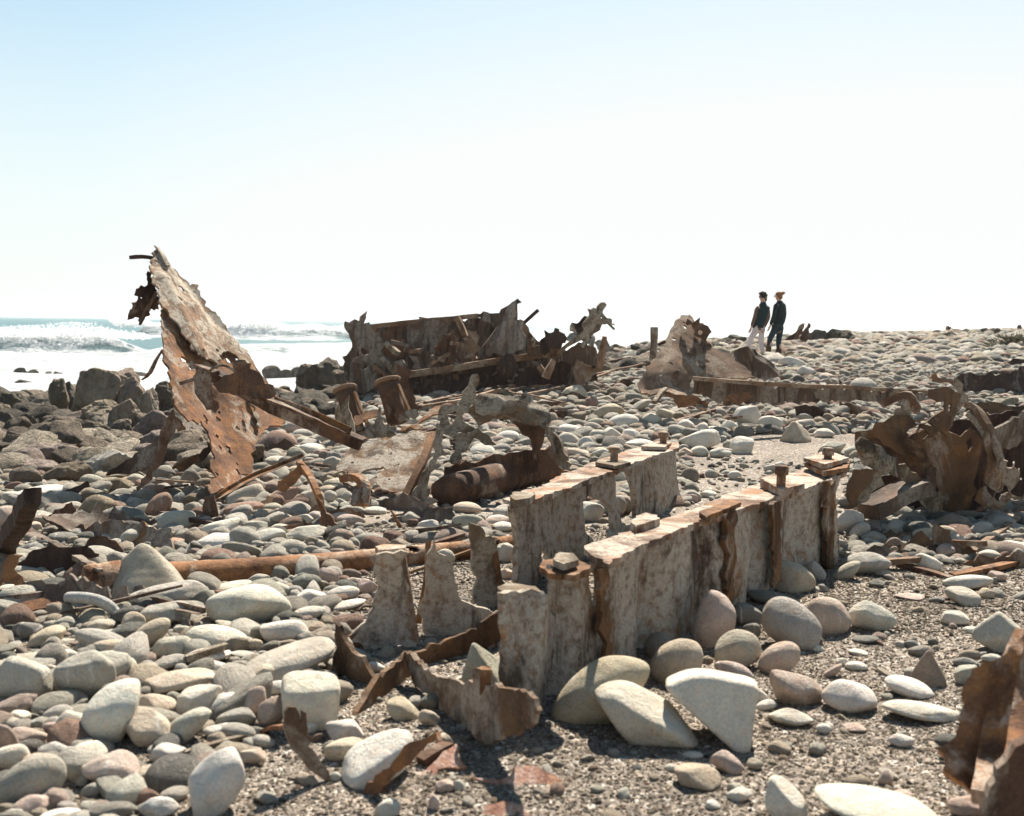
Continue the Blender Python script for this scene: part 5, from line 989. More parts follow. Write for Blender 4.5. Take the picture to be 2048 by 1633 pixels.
bar('loose_bar', [(1316, 862, 'g'), (1360, 842, ('g', .05)), (1410, 826, ('g', .08)), (1450, 815, ('g', .1))], .08, .05, M_BROWN, None, 'T0', jit=.18, label='slanting brown bar resting on cobbles below the tent plate', cat='metal bar', taper=[.7, 1, .8])
shard('ridge_sheet', '820,630 900,615 1000,608 1100,612 1200,640 1300,660 1380,690 1300,720 1200,735 1080,730 1040,700 960,690 880,650', 'T3', 1680, 815, 'g', 10, 45, M_BROWN, 'long ridged brown sheet below the channel beam with glowing orange gaps', res=.06, amp=.06, th=.03, folds=[('1000,610 1130,720', .1, .12)])
shard('rolled_sheet', '1100,640 1180,650 1250,665 1300,690 1370,695 1290,725 1180,760 1060,745 1110,700', 'T3', 1720, 830, 'g', -15, 20, M_MASS, 'rolled brown sheet lying in front of the ridged sheet', res=.05, amp=.06, th=.03, folds=[('1110,650 1300,720', .12, .12)])
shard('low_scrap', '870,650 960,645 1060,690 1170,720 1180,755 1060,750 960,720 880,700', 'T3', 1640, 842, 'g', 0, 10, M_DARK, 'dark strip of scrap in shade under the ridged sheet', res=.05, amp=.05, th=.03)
bar('bent_hook', [(1320, 640, 14.2), (1400, 600, 14.1), (1450, 582, 14.0), (1485, 590, 14.0), (1490, 640, 14.0), (1485, 680, 14.0)], .13, .09, M_BROWN, None, 'T3', jit=.2, label='thick bent hook shaped strip left of the crumpled mass', cat='metal strip')
shard('small_fin', '1430,610 1450,620 1470,680 1440,685 1420,660', 'T3', 1810, 815, 13.8, 10, 0, M_GREY, 'small grey fin standing inside the bent hook strip', res=.04, th=.03)
for pts, px, py, mat, lab in (
    ('1350,360 1370,350 1420,355 1470,380 1500,430 1420,440 1370,430', 1800, 715, M_DARK, 'isolated dark curled plate on the pale cobbles of the right'),
    ('1400,440 1440,430 1490,445 1500,480 1450,490 1410,475', 1815, 738, M_BROWN, 'small brown perforated scrap just below the isolated dark plate'),
    ('1460,490 1520,475 1620,480 1680,490 1600,510 1500,505', 1850, 752, M_TENT, 'flat reddish plate lying right of the small perforated scrap'),
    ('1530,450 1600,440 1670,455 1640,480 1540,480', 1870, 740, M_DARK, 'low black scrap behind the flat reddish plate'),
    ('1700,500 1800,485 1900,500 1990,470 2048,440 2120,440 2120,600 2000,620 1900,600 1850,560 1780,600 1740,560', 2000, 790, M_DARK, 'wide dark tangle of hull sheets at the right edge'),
    ('1820,520 1870,510 1950,560 2010,600 1960,600 1880,570', 2000, 780, M_TENT, 'narrow pale ribbed sheet lying on the dark tangle'),
    ('1850,460 1950,430 2060,400 2120,400 2120,470 1950,480', 2010, 735, M_DARK, 'black sheet at the right edge behind the dark tangle'),
    ('1345,295 1400,295 1450,310 1440,318 1380,308', 1790, 682, M_DARK, 'thin dark plate lying on the far cobbles towards the right'),
    ('900,360 980,358 1060,380 1060,400 980,405 910,385', 1630, 710, M_TENT, 'broad low reddish rock slab behind the people on cobbles'),
    ('1170,75 1260,70 1180,100', 0, 0, None, None)):
    if mat is None: continue
    shard('wreck_scrap', pts, 'T3', px, py, 'g', random.Random(px).uniform(-25, 25), 25, mat, lab, res=.09, amp=.10, nf=2, th=.04, jag=.03)
# far driftwood like prongs and a stick near the ridge
def prongs():
    t = thing('forked_wreck', 'forked brown wreckage with two ragged prongs on the skyline right of the people', 'wreckage', G(1600, 690))
    D = 36
    plate('prong', '1160,1090 1290,1000 1380,930 1450,830 1490,800 1530,800 1520,850 1500,880 1500,950 1440,1010 1430,1080 1240,1090', 'U1', ('d', 1590, 675, D, 0, 10), M_BROWN, t, th=.1, res=.08, amp=.05)
    plate('prong', '1450,1080 1480,960 1560,870 1600,800 1640,810 1645,870 1600,900 1590,1000 1630,1080 1560,1110', 'U1', ('d', 1610, 675, D+.3, 0, 10), M_BROWN, t, th=.1, res=.08, amp=.05)
prongs()
bar('stick', [(1650, 245, 60), (1675, 258, 60), (1692, 272, 60)], .25, .18, M_BROWN, None, 'T3', label='bent dark stick on the distant ridge right of the forked wreckage', cat='stick')

# ------------------------------------------------------------------ crumpled mass (right)
def crumpled():
    t = thing('crumpled_hull_mass', 'big crumpled mass of brown hull sheeting with a twisted crown at the right', 'hull wreck', G(1850, 1040))
    D = 9.6
    k = dict(th=.025, res=.05, nf=1.8, jag=.014)
    plate('main_sheet', '900,700 1000,650 1100,620 1200,600 1290,600 1350,640 1400,590 1500,590 1560,640 1600,760 1580,860 1560,960 1520,1070 1530,1160 1500,1250 1490,1330 1440,1400 1340,1440 1240,1450 1180,1390 1140,1300 1150,1150 1040,900 930,780', 'U4', ('d', 1900, 950, D, 5, -12), M_MASS, t, amp=.05, pits=3, bend=(0, -.25), **k)
    plate('left_fold', '335,580 480,550 600,490 720,440 840,430 900,470 860,560 820,620 900,700 980,760 1060,900 1110,1040 1130,1140 1040,1100 940,960 840,870 720,790 600,720 500,640 420,700 350,700', 'U4', ('d', 1790, 890, D-.35, -18, 8), M_MASS, t, amp=.05, folds=[('560,560 1080,1100', .10, .12), ('480,640 960,990', -.12, .08)], **k)
    plate('lower_fold', '345,700 440,680 540,700 620,790 700,830 780,870 900,960 1000,1040 1040,1100 1050,1150 900,1160 830,1080 740,1000 700,1020 600,980 540,950 450,920 390,860 350,790', 'U4', ('d', 1770, 930, D-.45, 15, -10), M_GREY, t, amp=.06, folds=[('460,740 540,940', .1, .07), ('640,850 680,1000', .1, .06), ('800,900 1020,1120', -.06, .1)], **k)
    plate('leaning_rib', '330,950 450,935 540,960 500,1060 420,1180 330,1300 290,1350 215,1340 260,1150 300,1040', 'U4', ('d', 1715, 970, D-.55, -20, 8), M_MASS, t, amp=.02, folds=[('350,950 270,1330', .06, .03)], **k)
    plate('leaning_rib', '540,960 620,990 590,1080 500,1190 400,1300 330,1350 380,1230 480,1100', 'U4', ('d', 1740, 980, D-.5, 10, 8), M_GREY, t, amp=.02, **k)
    bar('ground_brace', [(460, 1360, D-.5), (640, 1250, D-.4), (840, 1150, D-.3), (1000, 1120, D-.2)], .22, .12, M_HULL, t, 'U4', jit=.12)
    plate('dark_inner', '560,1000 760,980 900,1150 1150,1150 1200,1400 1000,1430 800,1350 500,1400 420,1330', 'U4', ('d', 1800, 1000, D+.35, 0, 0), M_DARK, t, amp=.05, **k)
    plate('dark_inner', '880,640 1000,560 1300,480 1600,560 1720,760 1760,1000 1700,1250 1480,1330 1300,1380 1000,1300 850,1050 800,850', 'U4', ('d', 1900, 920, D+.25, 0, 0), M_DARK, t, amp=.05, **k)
    plate('left_inner', '420,640 700,560 950,700 1050,1000 900,1100 640,960 450,880 380,760', 'U4', ('d', 1780, 900, D+.1, 0, 0), M_BROWN, t, amp=.05, **k)
    plate('foot_sheet', '930,1230 1040,1170 1150,1180 1170,1290 1190,1390 1080,1360 980,1290', 'U4', ('d', 1860, 1005, D-.2, 10, 0), M_GREY, t, amp=.03, **k)
    plate('crown', '1030,200 1140,190 1200,200 1330,240 1400,290 1380,340 1300,430 1270,540 1210,610 1100,620 1020,640 900,680 820,640 930,620 1040,560 1010,530 850,580 900,520 1020,460 1090,370 1120,300 1070,330 1020,260', 'U4', ('d', 1880, 830, D-.25, 12, 10), M_MASS, t, amp=.06, pits=6, holes=['1190,285 1215,290 1205,310', '1140,450 1165,445 1160,475'], folds=[('1160,210 1060,600', .10, .09)], **k)
    plate('crown', '1280,100 1310,60 1340,100 1380,190 1420,250 1425,290 1380,300 1330,260 1340,200 1300,150 1230,110 1180,125 1100,110 1080,60 1110,40 1130,90 1200,95', 'U4', ('d', 1905, 780, D-.1, -10, 10), M_TENT, t, amp=.03, **k)
    bar('loop_strip', [(1380, 330, D), (1430, 318, D), (1500, 325, D), (1520, 400, D-.05), (1570, 480, D-.1), (1640, 600, D-.15), (1700, 760, D-.2), (1740, 900, D-.2)], .07, .05, M_MASS, t, 'U4', jit=.2)
    bar('loop_strip', [(1430, 415, D), (1520, 490, D-.05), (1580, 580, D-.1), (1640, 700, D-.15)], .06, .05, M_GREY, t, 'U4', jit=.2)
    plate('right_sheet', '1530,560 1620,600 1700,750 1730,900 1750,1010 1740,1150 1680,1200 1600,1130 1560,1060 1600,960 1580,860 1600,760', 'U4', ('d', 1975, 930, D-.15, 20, -5), M_MASS, t, amp=.04, **k)
    plate('rim_sheet', '1740,860 1830,860 1870,920 1910,980 1890,1060 1880,1130 1830,1220 1770,1290 1680,1330 1560,1310 1510,1260 1530,1150 1600,1120 1650,1220 1740,1150 1750,1010', 'U4', ('d', 1990, 960, D-.2, -10, -10), M_MASS, t, amp=.05, pits=5, **k)
    plate('rear_sheet', '1370,380 1480,350 1580,330 1700,320 1850,350 1960,360 2100,380 2100,470 1900,470 1750,430 1500,400', 'U4', ('d', 2000, 820, D+.9, 5, 40), M_MASS, t, amp=.04, **k)
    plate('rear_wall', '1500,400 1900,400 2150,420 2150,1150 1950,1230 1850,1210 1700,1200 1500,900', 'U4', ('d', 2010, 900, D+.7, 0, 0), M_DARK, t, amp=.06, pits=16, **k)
    plate('rear_flange', '1650,580 1780,500 1960,400 2150,330 2150,640 1980,690 1740,780 1700,700', 'U4', ('d', 2030, 880, D+.3, 25, -10), M_HULL, t, amp=.03, **k)
crumpled()
shard('flat_sheet', '1300,1500 1350,1470 1440,1490 1540,1440 1640,1430 1740,1400 1960,1340 2100,1340 2100,1560 1960,1600 1800,1560 1620,1540 1420,1530', 'U4', 1990, 1050, 'g', 0, 80, M_BEDTOP, 'flat pale sheet lying on stones at the right edge under the crumpled mass', 'hull plate', res=.05, amp=.02, th=.03)
shard('edge_strip', '1320,1500 1420,1520 1600,1550 1800,1570 1800,1600 1560,1580 1400,1560 1310,1530', 'U4', 1960, 1062, 'g', 0, 10, M_BROWN, 'thin rusty lip under the flat pale sheet at the right edge', 'metal strip', res=.05, amp=.02, th=.03)
bar('ground_strip', [(1366, 140, 'g'), (1440, 150, ('g', .03)), (1540, 180, ('g', .02)), (1650, 215, 'g')], .06, .03, M_BROWN, None, 'T7', jit=.2, label='dark orange strip on the gravel right of the engine bed', cat='metal strip')
bar('ground_strip', [(1650, 200, 'g'), (1780, 175, ('g', .03)), (1890, 150, ('g', .04)), (2048, 110, ('g', .03))], .07, .03, M_PIPE, None, 'T7', jit=.2, label='longer orange strip crossing the gravel towards the right edge', cat='metal strip')
bar('ground_strip', [(1020, 70, 'g'), (1150, 88, ('g', .03)), (1280, 110, ('g', .02)), (1450, 125, 'g')], .05, .03, M_GREY, None, 'T7', jit=.2, label='pale thin strip just right of the engine bed wall end', cat='metal strip')

# ------------------------------------------------------------------ block at the lower right edge
def block():
    t = thing('rusty_casting', 'large blotchy rusty casting cut off by the lower right corner', 'casting', G(2010, 1600))
    D = 3.85
    plate('face', '1620,1130 1700,1000 1720,900 1700,850 1760,760 1830,690 1950,640 1990,600 2048,520 2150,480 2300,600 2300,1700 1900,1700 1850,1500 1800,1380 1680,1330 1620,1280', 'T7', ('d', 1990, 1480, D, -25, 35), M_BLOCK, t, th=.06, res=.02, amp=.03, nf=4, jag=.006, folds=[('1760,1480 1960,700', -.07, .035), ('2000,700 1830,1400', .06, .05)])
    bar('ridge', [(2060, 520, D+.27), (1960, 760, D+.14), (1900, 1000, D+.02), (1850, 1250, D-.08), (1830, 1420, D-.23)], .07, .05, M_BLOCK, t, 'T7', jit=.14, step=.03)
    plate('dark_side', '1840,1400 1900,1250 2050,1100 2300,1000 2300,1800 1900,1800 1840,1560', 'T7', ('d', 2010, 1570, D-.35, -10, 0), M_BROWN, t, th=.05, res=.03, amp=.02)
    bar('ridge', [(2120, 600, D-.05), (2060, 850, D-.1), (2020, 1050, D-.2), (1990, 1230, D-.35)], .06, .05, M_UP, t, 'T7', jit=.14, step=.03)
block()

# ------------------------------------------------------------------ small scrap at the lower centre
def small_frame():
    t = thing('v_shaped_frame', 'small rusty V shaped frame holding a pale stone at the bottom centre', 'frame', G(740, 1590))
    dv = gdepth(690, 1590)
    plate('left_arm', '195,1065 230,1068 245,1120 260,1160 262,1095 285,1100 285,1210 300,1270 360,1350 420,1420 480,1470 560,1510 600,1540 600,1570 540,1560 430,1500 330,1410 250,1330 200,1280 180,1180', 'T5', ('d', 640, 1500, dv+.12, 25, 10), M_MASS, t, th=.02, res=.02, amp=.01, jag=.005)
    plate('right_arm', '570,1530 600,1490 680,1420 760,1330 800,1270 880,1232 960,1200 975,1235 900,1270 840,1320 770,1400 700,1460 620,1545 580,1560', 'T5', ('d', 740, 1590, dv, -30, 10), M_UP, t, th=.02, res=.02, amp=.01, jag=.005)
    bar('back_arm', [(880, 1360, ('g', .02)), (960, 1300, ('g', .04)), (1020, 1280, ('g', .03))], .05, .04, M_BROWN, t, 'T5', step=.03)
    bar('strap', [(40, 1215, ('g', .0)), (80, 1185, ('g', .04)), (130, 1165, ('g', .06)), (175, 1172, ('g', .08))], .035, .015, M_UP, t, 'T5', step=.03)
small_frame()
for poly, px, py, lab, m in (
    ('830,1460 900,1410 1000,1310 1065,1265 1075,1280 1060,1330 1120,1385 1110,1400 1040,1390 970,1400 960,1440', 880, 1555, 'jagged pale orange flake with a raised point right of the small frame', M_FLAKE),
    ('1140,1435 1200,1440 1280,1460 1340,1440 1370,1400 1450,1380 1540,1410 1610,1450 1600,1490 1450,1530 1300,1560 1240,1540 1290,1490 1200,1460', 1040, 1570, 'broad salmon coloured flake half sunk in gravel at the bottom centre', M_FLAKE),
    ('1210,1590 1300,1560 1400,1590 1450,1640 1500,1700 1200,1700', 1000, 1630, 'salmon flake touching the bottom edge below the broad one', M_FLAKE),
    ('620,1500 700,1490 840,1490 850,1520 760,1540 640,1540', 780, 1590, 'flat brown flake lying at the point of the V shaped frame', M_MASS),
    ('290,1130 350,1100 400,1100 420,1150 340,1180 290,1170', 650, 1445, 'brown flake leaning on the blocky pale stone behind the small frame', M_MASS),
    ('300,600 380,590 480,560 560,530 625,510 630,530 560,570 450,595 380,612', 680, 1225, 'thin curved rusty peel lying left of the engine bed stubs', M_MASS)):
    shard('rust_flake', poly, 'T5', px, py, 'g', 0, 62, m, lab, 'flake', res=.025, amp=.012, nf=6, th=.012, jag=.005)

# ------------------------------------------------------------------ scrap on the left
bar('leaning_stake', [(40, 640, 'g'), (130, 460, ('g', .22)), (220, 250, ('g', .42)), (330, 70, ('g', .62))], .10, .10, M_DARK, None, 'U5', jit=.2, label='dark blunt post leaning over stones at the left edge', cat='metal stake', taper=[1.2, 1, 1, .9])
shard('dark_curl', '500,280 560,200 650,180 680,150 740,120 780,200 790,330 720,400 640,430 520,390', 'U5', 125, 1060, 'g', 15, 10, M_DARK, 'x', 'metal scrap') if False else None
shard('dark_curl', '500,280 560,200 650,180 680,150 740,120 780,200 790,330 720,400 640,430 520,390', 'U5', 125, 1062, 'g', 15, 10, M_BROWN, 'dark curled sheet standing right of the leaning blunt post', res=.03, amp=.04, th=.02)
shard('long_dark_sheet', '240,680 400,610 520,560 700,590 860,610 1020,660 1000,690 840,690 820,760 820,870 700,860 400,870 250,860 130,780', 'U5', 110, 1150, 'g', 5, 20, M_DARK, 'long low dark sheet left of the perforated pipe collar', 'hull plate', res=.04, amp=.04, th=.02)
shard('angled_sheet', '870,600 960,500 1120,480 1300,640 1320,680 1200,680 1100,600 1080,690 960,690', 'U5', 205, 1110, 'g', -10, 20, M_BROWN, 'dark folded sheet with an orange edge just behind the pipe collar', res=.03, amp=.03, th=.02)
shard('diagonal_scrap', '380,130 560,90 690,0 860,-60 900,-90 900,-40 800,30 720,60 690,130 600,90 450,130', 'U5', 130, 1010, 'g', 0, 20, M_DARK, 'dark diagonal sliver lying across stones at upper left of the beach', res=.03, amp=.02, th=.02)
shard('bent_sheet', '0,930 60,760 120,700 240,680 200,760 160,830 260,960 420,1040 600,1135 560,1150 400,1110 250,1050 120,960 60,980 0,1000', 'U5', 60, 1205, 'g', 10, 25, M_PIPE, 'bent orange brown sheet with a folded tip at the left edge', 'metal sheet', res=.03, amp=.03, th=.02, folds=[('130,720 120,960', .05, .06)])
shard('driftwood_plank', '-80,1330 0,1200 150,1180 300,1150 430,1130 600,1160 560,1200 430,1230 300,1260 150,1290 0,1325', 'U5', 50, 1235, 'g', 0, 60, M_UP, 'weathered splintered plank lying at the left edge below the bent sheet', 'plank', res=.03, amp=.02, th=.03)
bar('curved_tube', [(700, 1100, ('g', .10)), (850, 1105, ('g', .13)), (1000, 1125, ('g', .13)), (1110, 1170, ('g', .10)), (1190, 1260, ('g', .04)), (1245, 1380, 'g')], .06, .06, M_STONE, None, 'U5', prof='round', jit=.06, step=.03, label='smooth curved grey tube arching over cobbles at the left', cat='tube').color = (.42, .41, .38, 1)
bar('thin_strip', [(600, 1150, ('g', .05)), (560, 1290, ('g', .02)), (450, 1410, 'g')], .025, .015, M_PIPE, None, 'U5', step=.03, label='thin brown strip dangling from the plank below the grey tube', cat='metal strip')
bar('stick', [(755, 1370, 'g'), (900, 1330, ('g', .02)), (1050, 1280, ('g', .03)), (1180, 1250, ('g', .02))], .025, .02, M_GREY, None, 'T6', step=.03, jit=.2, label='thin grey stick lying on gravel in the lower left', cat='stick')
bar('stick', [(890, 880, ('g', .06)), (980, 850, ('g', .07)), (1085, 820, ('g', .08))], .035, .03, M_GREY, None, 'T6', step=.03, jit=.1, label='short pale stick lying on the cobbles left of the engine bed', cat='stick')
bar('stick', [(190, 355, ('g', .03)), (330, 330, ('g', .03)), (420, 310, 'g')], .02, .02, M_PIPE, None, 'T5', step=.03, label='thin pale sliver lying below the perforated pipe', cat='stick')
bar('scrap_strip', [(0, 365, ('g', .02)), (300, 350, ('g', .03)), (640, 345, ('g', .02))], .05, .03, M_MASS, None, 'T5', step=.05, jit=.3, label='long flat rusty strip lying in shade under the perforated pipe', cat='metal strip')

# ------------------------------------------------------------------ distant low headland
def headland():
    xs = np.linspace(60, 900, 90); ys = np.linspace(330, 900, 40); X, Y = np.meshgrid(xs, ys); x, y = X.ravel(), Y.ravel()
    u = x/y; h = np.clip((u-.28)/.16, 0, 1.4)
    z = -2.6+h*(2.4+3.0*np.clip((y-420)/300, 0, 1))+fbm(np.stack([x, y, x*0], 1), 5, .03, 4)*.8*h
    V = np.stack([x, y, z], 1); idx = np.arange(len(x)).reshape(X.shape)
    Q = np.stack([idx[:-1, :-1], idx[:-1, 1:], idx[1:, 1:], idx[1:, :-1]], -1).reshape(-1, 4)
    t = NT('far_land'); c = t.coord(); n = t.noise(c, .05, 8, .7); m = t.finish(t.ramp(n, [(.4, (.13, .12, .10)), (.6, (.30, .28, .25))]), .95)
    tag(mesh_obj('headland', V, Q.tolist(), m, origin=(0, 0, 0)), kind='structure')
headland()

# low bush on the right ridge
def bush():
    b = G(2030, 700); t = thing('low_bush', 'small dry grey green bush on the cobble ridge at the right edge', 'bush', b)
    rs = np.random.RandomState(2); V = []; Fc = []; S = []; SF = []
    for i in range(900):
        a = rs.uniform(0, 6.28); e = rs.uniform(.05, 1.5); L = .5*rs.uniform(.3, 1.0)*(.9+.3*math.sin(a*3)); d = np.array([math.cos(a)*math.cos(e)*1.5, math.sin(a)*math.cos(e), math.sin(e)*.75])
        p = b+d*L; s_ = np.cross(d, rs.normal(size=3)); s_ = s_/np.linalg.norm(s_)*rs.uniform(.02, .05); q = p+d*rs.uniform(.08, .2)+rs.normal(size=3)*.03
        k = len(V); V += [p-s_, p+s_, q]; Fc.append([k, k+1, k+2])
        if i % 12 == 0:
            k = len(S); w = np.array([.012, .0, .0]); S += [b-w, b+w, p+w*.4, p-w*.4]; SF.append([k, k+1, k+2, k+3])
    m = NT('bush_leaf'); m = m.finish(m.ramp(m.noise(m.coord(), 5), [(.4, (.10, .095, .055)), (.6, (.24, .215, .14))]), .9)
    mesh_obj('foliage', V, Fc, m, t, smooth=False); mesh_obj('stems', S, SF, M_GREY, t, smooth=False)
bush()

# ------------------------------------------------------------------ people
def simple(name, col, rough=.85, nz=.15, sc=20):
    t = NT(name); n = t.noise(t.coord(), sc, 4, .6)
    return t.finish(t.mix(1.0, col, t.ramp(n, [(.3, 1-nz), (.7, 1+nz)]), 'MULTIPLY'), rough, t.bump(n, .01, .5))
def skinned(name, nodes, edges, mat, parent, sub=2):
    """nodes: list of (xyz, radius x, radius y)"""
    org = np.array(parent['_r']); me = bpy.data.meshes.new(name)
    me.from_pydata([tuple(np.array(n[0])-org) for n in nodes], edges, [])
    o = bpy.data.objects.new(name, me); COL.objects.link(o); o.parent = parent
    md = o.modifiers.new('skin', 'SKIN'); md.use_smooth_shade = True
    for i, n in enumerate(nodes):
        sv = me.skin_vertices[0].data[i]; sv.radius = (n[1], n[2] if len(n) > 2 else n[1]); sv.use_root = (i == 0)
    sb = o.modifiers.new('sub', 'SUBSURF'); sb.levels = sub; sb.render_levels = sub
    me.materials.append(mat); return o
SK = simple('skin', (.55, .33, .24), .6, .06); SKL = simple('hair_dark', (.05, .032, .024), .7, .3, 60); SKB = simple('hair_auburn', (.26, .13, .055), .7, .3, 60)
DK = simple('vest_dark', (.018, .034, .036)); DJ = simple('jacket_dark', (.017, .028, .027)); BR = simple('sweater_brown', (.16, .095, .065)); WT = simple('white_trousers', (.66, .57, .54))
JN = simple('dark_jeans', (.025, .042, .05)); BT = simple('brown_boots', (.085, .055, .03)); SG = simple('sunglass_lens', (.01, .01, .012), .2)
def Z(x, y, off=0.0, d=31.0):
    px, py = tp('U1', x, y); return P(px, py, d+off)
def loft(name, rings, side, face, mat, parent, seed=1, amp=.006, m=26):
    """rings: (centre, half width, half depth)"""
    C = np.array([r[0] for r in rings]); W = np.array([[r[1], r[2]] for r in rings]); k = np.linspace(0, len(rings)-1, len(rings)*5)
    ip = lambda A: np.stack([np.interp(k, np.arange(len(rings)), A[:, i]) for i in range(A.shape[1])], 1)
    C, W = ip(C), ip(W)
    for _ in range(2): C[1:-1] = (C[:-2]+2*C[1:-1]+C[2:])/4; W[1:-1] = (W[:-2]+2*W[1:-1]+W[2:])/4
    V = []
    for c, w in zip(C, W):
        for j in range(m):
            a = 6.28318*j/m; ca, sa = math.cos(a), math.sin(a); q = (abs(ca)**2.6+abs(sa)**2.6)**(-1/2.6); V.append(c+side*ca*w[0]*q+face*sa*w[1]*q)
    V = np.array(V); V = V+np.stack([fbm(V, seed+i, 13, 3) for i in range(3)], 1)*amp; n = len(C)
    Fc = [[i*m+j, i*m+(j+1) % m, (i+1)*m+(j+1) % m, (i+1)*m+j] for i in range(n-1) for j in range(m)]+[list(range(m))[::-1], [(n-1)*m+j for j in range(m)]]
    return mesh_obj(name, V, Fc, mat, parent)
def person(label, J, sx, face, mats, who):
    t = bpy.data.objects.new('person', None); COL.objects.link(t); feet = (J['lf']+J['rf'])/2
    t.location = feet; t['_r'] = [float(v) for v in feet]; t['_o'] = t['_r']; tag(t, label, 'person', None)
    n = []; e = []
    def N_(p, r, r2=None, link=None):
        n.append((p, r, r2 or r)); k = len(n)-1
        if link is not None: e.append((link, k))
        return k
    # one continuous body
    pel = N_(J['pel'], .11, .09); wa = N_(J['wa'], .10, .085, pel); ch = N_(J['ch'], .11, .09, wa); nb = N_(J['nb'], .055, .055, ch); nk = N_(J['nk'], .052, .055, nb)
    hb = N_(J['hd']-np.array([0, 0, .055]), .062, .07, nk); hm = N_(J['hd']+np.array([0, 0, .03]), .078, .09, hb); N_(J['hd']+np.array([0, 0, .085]), .055, .065, hm)
    for sd in 'lr':
        sh = N_(J[sd+'s'], .042, None, ch); el = N_(J[sd+'e'], .040, None, sh); fo = N_(J[sd+'e']*.4+J[sd+'h']*.6, .034, None, el); wr = N_(J[sd+'h'], .026, None, fo)
        dv = J[sd+'h']-J[sd+'e']; dv = dv/np.linalg.norm(dv); side = np.cross(dv, face); side /= np.linalg.norm(side)+1e-9
        pm = N_(J[sd+'h']+dv*.06, .034, .018, wr)
        for q, (off, L) in enumerate(((-.028, .062), (-.010, .075), (.010, .070), (.026, .055))):
            a = N_(J[sd+'h']+dv*.10+side*off, .0095, None, pm); b = N_(J[sd+'h']+dv*(.10+L*.5)+side*off+face*.008, .0085, None, a); N_(J[sd+'h']+dv*(.10+L)+side*off+face*.022, .0075, None, b)
        a = N_(J[sd+'h']+dv*.045-side*.036+face*.01, .010, None, pm); N_(J[sd+'h']+dv*.08-side*.05+face*.02, .008, None, a)
        hp = N_(J[sd+'p'], .092, .095, pel); kn = N_(J[sd+'k'], .060, None, hp); ca = N_(J[sd+'k']*.65+J[sd+'a']*.35-face*.015, .058, None, kn); an = N_(J[sd+'a'], .040, None, ca)
        N_(J[sd+'f'], .040, .03, an)
    skinned('body', n, e, SK, t)
    hd = J['hd']
    # face: nose, ears, mouth, eyes
    side = np.cross(face, [0, 0, 1.0])
    def blob(name, c, r, mat, par=t, seed=0, amp=.0):
        V = ICO[3][0]*np.array(r); 
        M = np.stack([side, face, np.array([0, 0, 1.0])], 0); V = V @ M
        V = V*(1+amp*fbm(V/np.mean(r), seed+3, 4, 3))[:, None]
        return mesh_obj(name, V+c, ICO[3][1], mat, par)
    blob('nose', hd+face*.098+np.array([0, 0, .0]), (.013, .02, .024), SK)
    blob('mouth', hd+face*.088-np.array([0, 0, .052]), (.022, .008, .006), simple('lip', (.42, .18, .15), .5))
    for s_ in (-1, 1):
        blob('ear', hd+side*s_*.083+np.array([0, 0, .0]), (.008, .017, .028), SK)
        if who == 2: blob('eye', hd+side*s_*.03+face*.082+np.array([0, 0, .024]), (.011, .008, .007), SG)
    # clothes
    arm = []; ae = []
    if who == 1:
        # long brown sweater with dark vest over it
        z_ = lambda v: np.array([0, 0, v])
        loft('sweater', [(J['pel']-z_(.06), .165, .12), (J['pel']+z_(.02), .168, .122), (J['wa'], .15, .112)], side, face, BR, t)
        for sd in 'lr': skinned('sleeve', [(J[sd+'s']*.8+J['nb']*.2-z_(.03), .07), (J[sd+'s']-z_(.02), .066), (J[sd+'e'], .056), (J[sd+'h']*.95+J[sd+'e']*.05, .046)], [(0, 1), (1, 2), (2, 3)], BR, t)
        loft('vest', [(J['pel']+z_(.01), .172, .135), (J['pel']+z_(.08), .172, .135), (J['wa'], .162, .128), (J['ch'], .19, .135), (J['nb']-z_(.05), .20, .115), (J['nb']-z_(.015), .17, .10), (J['nb']+z_(.02), .11, .085), (J['nk'], .07, .075), (J['nk']+z_(.03), .066, .07)], side, face, DK, t)
    else:
        z_ = lambda v: np.array([0, 0, v])
        loft('jacket', [(J['pel']+z_(.05), .165, .125), (J['pel']+z_(.1), .168, .127), (J['wa'], .165, .125), (J['ch'], .195, .135), (J['nb']-z_(.05), .205, .115), (J['nb']-z_(.01), .17, .10), (J['nb']+z_(.025), .10, .08), (J['nk'], .066, .07)], side, face, DJ, t)
        for sd in 'lr': skinned('sleeve', [(J[sd+'s']*.8+J['nb']*.2-z_(.03), .075), (J[sd+'s']-z_(.02), .072), (J[sd+'e'], .062), (J[sd+'h']*.97+J[sd+'e']*.03, .046)], [(0, 1), (1, 2), (2, 3)], DJ, t)
    loft('waistband', [(J['lp']*.5+J['rp']*.5-np.array([0, 0, .05]), .165, .115), (J['pel']-np.array([0, 0, .0]), .16, .115), (J['pel']+np.array([0, 0, .05]), .155, .11)], side, face, mats[0], t)
    k = [(J['pel']-np.array([0, 0, .06]), .12, .11)]; ed = []
    for sd in 'lr':
        b = len(k); k += [(J[sd+'p'], .105, .108), (J[sd+'k'], .075), (J[sd+'a']*.75+J[sd+'k']*.25, .060 if who == 1 else .056)]
        if who == 1: k += [(J[sd+'a'], .055)]
        ed += [(0, b), (b, b+1), (b+1, b+2)]+([(b+2, b+3)] if who == 1 else [])
    skinned('trousers', k, ed, mats[0], t)
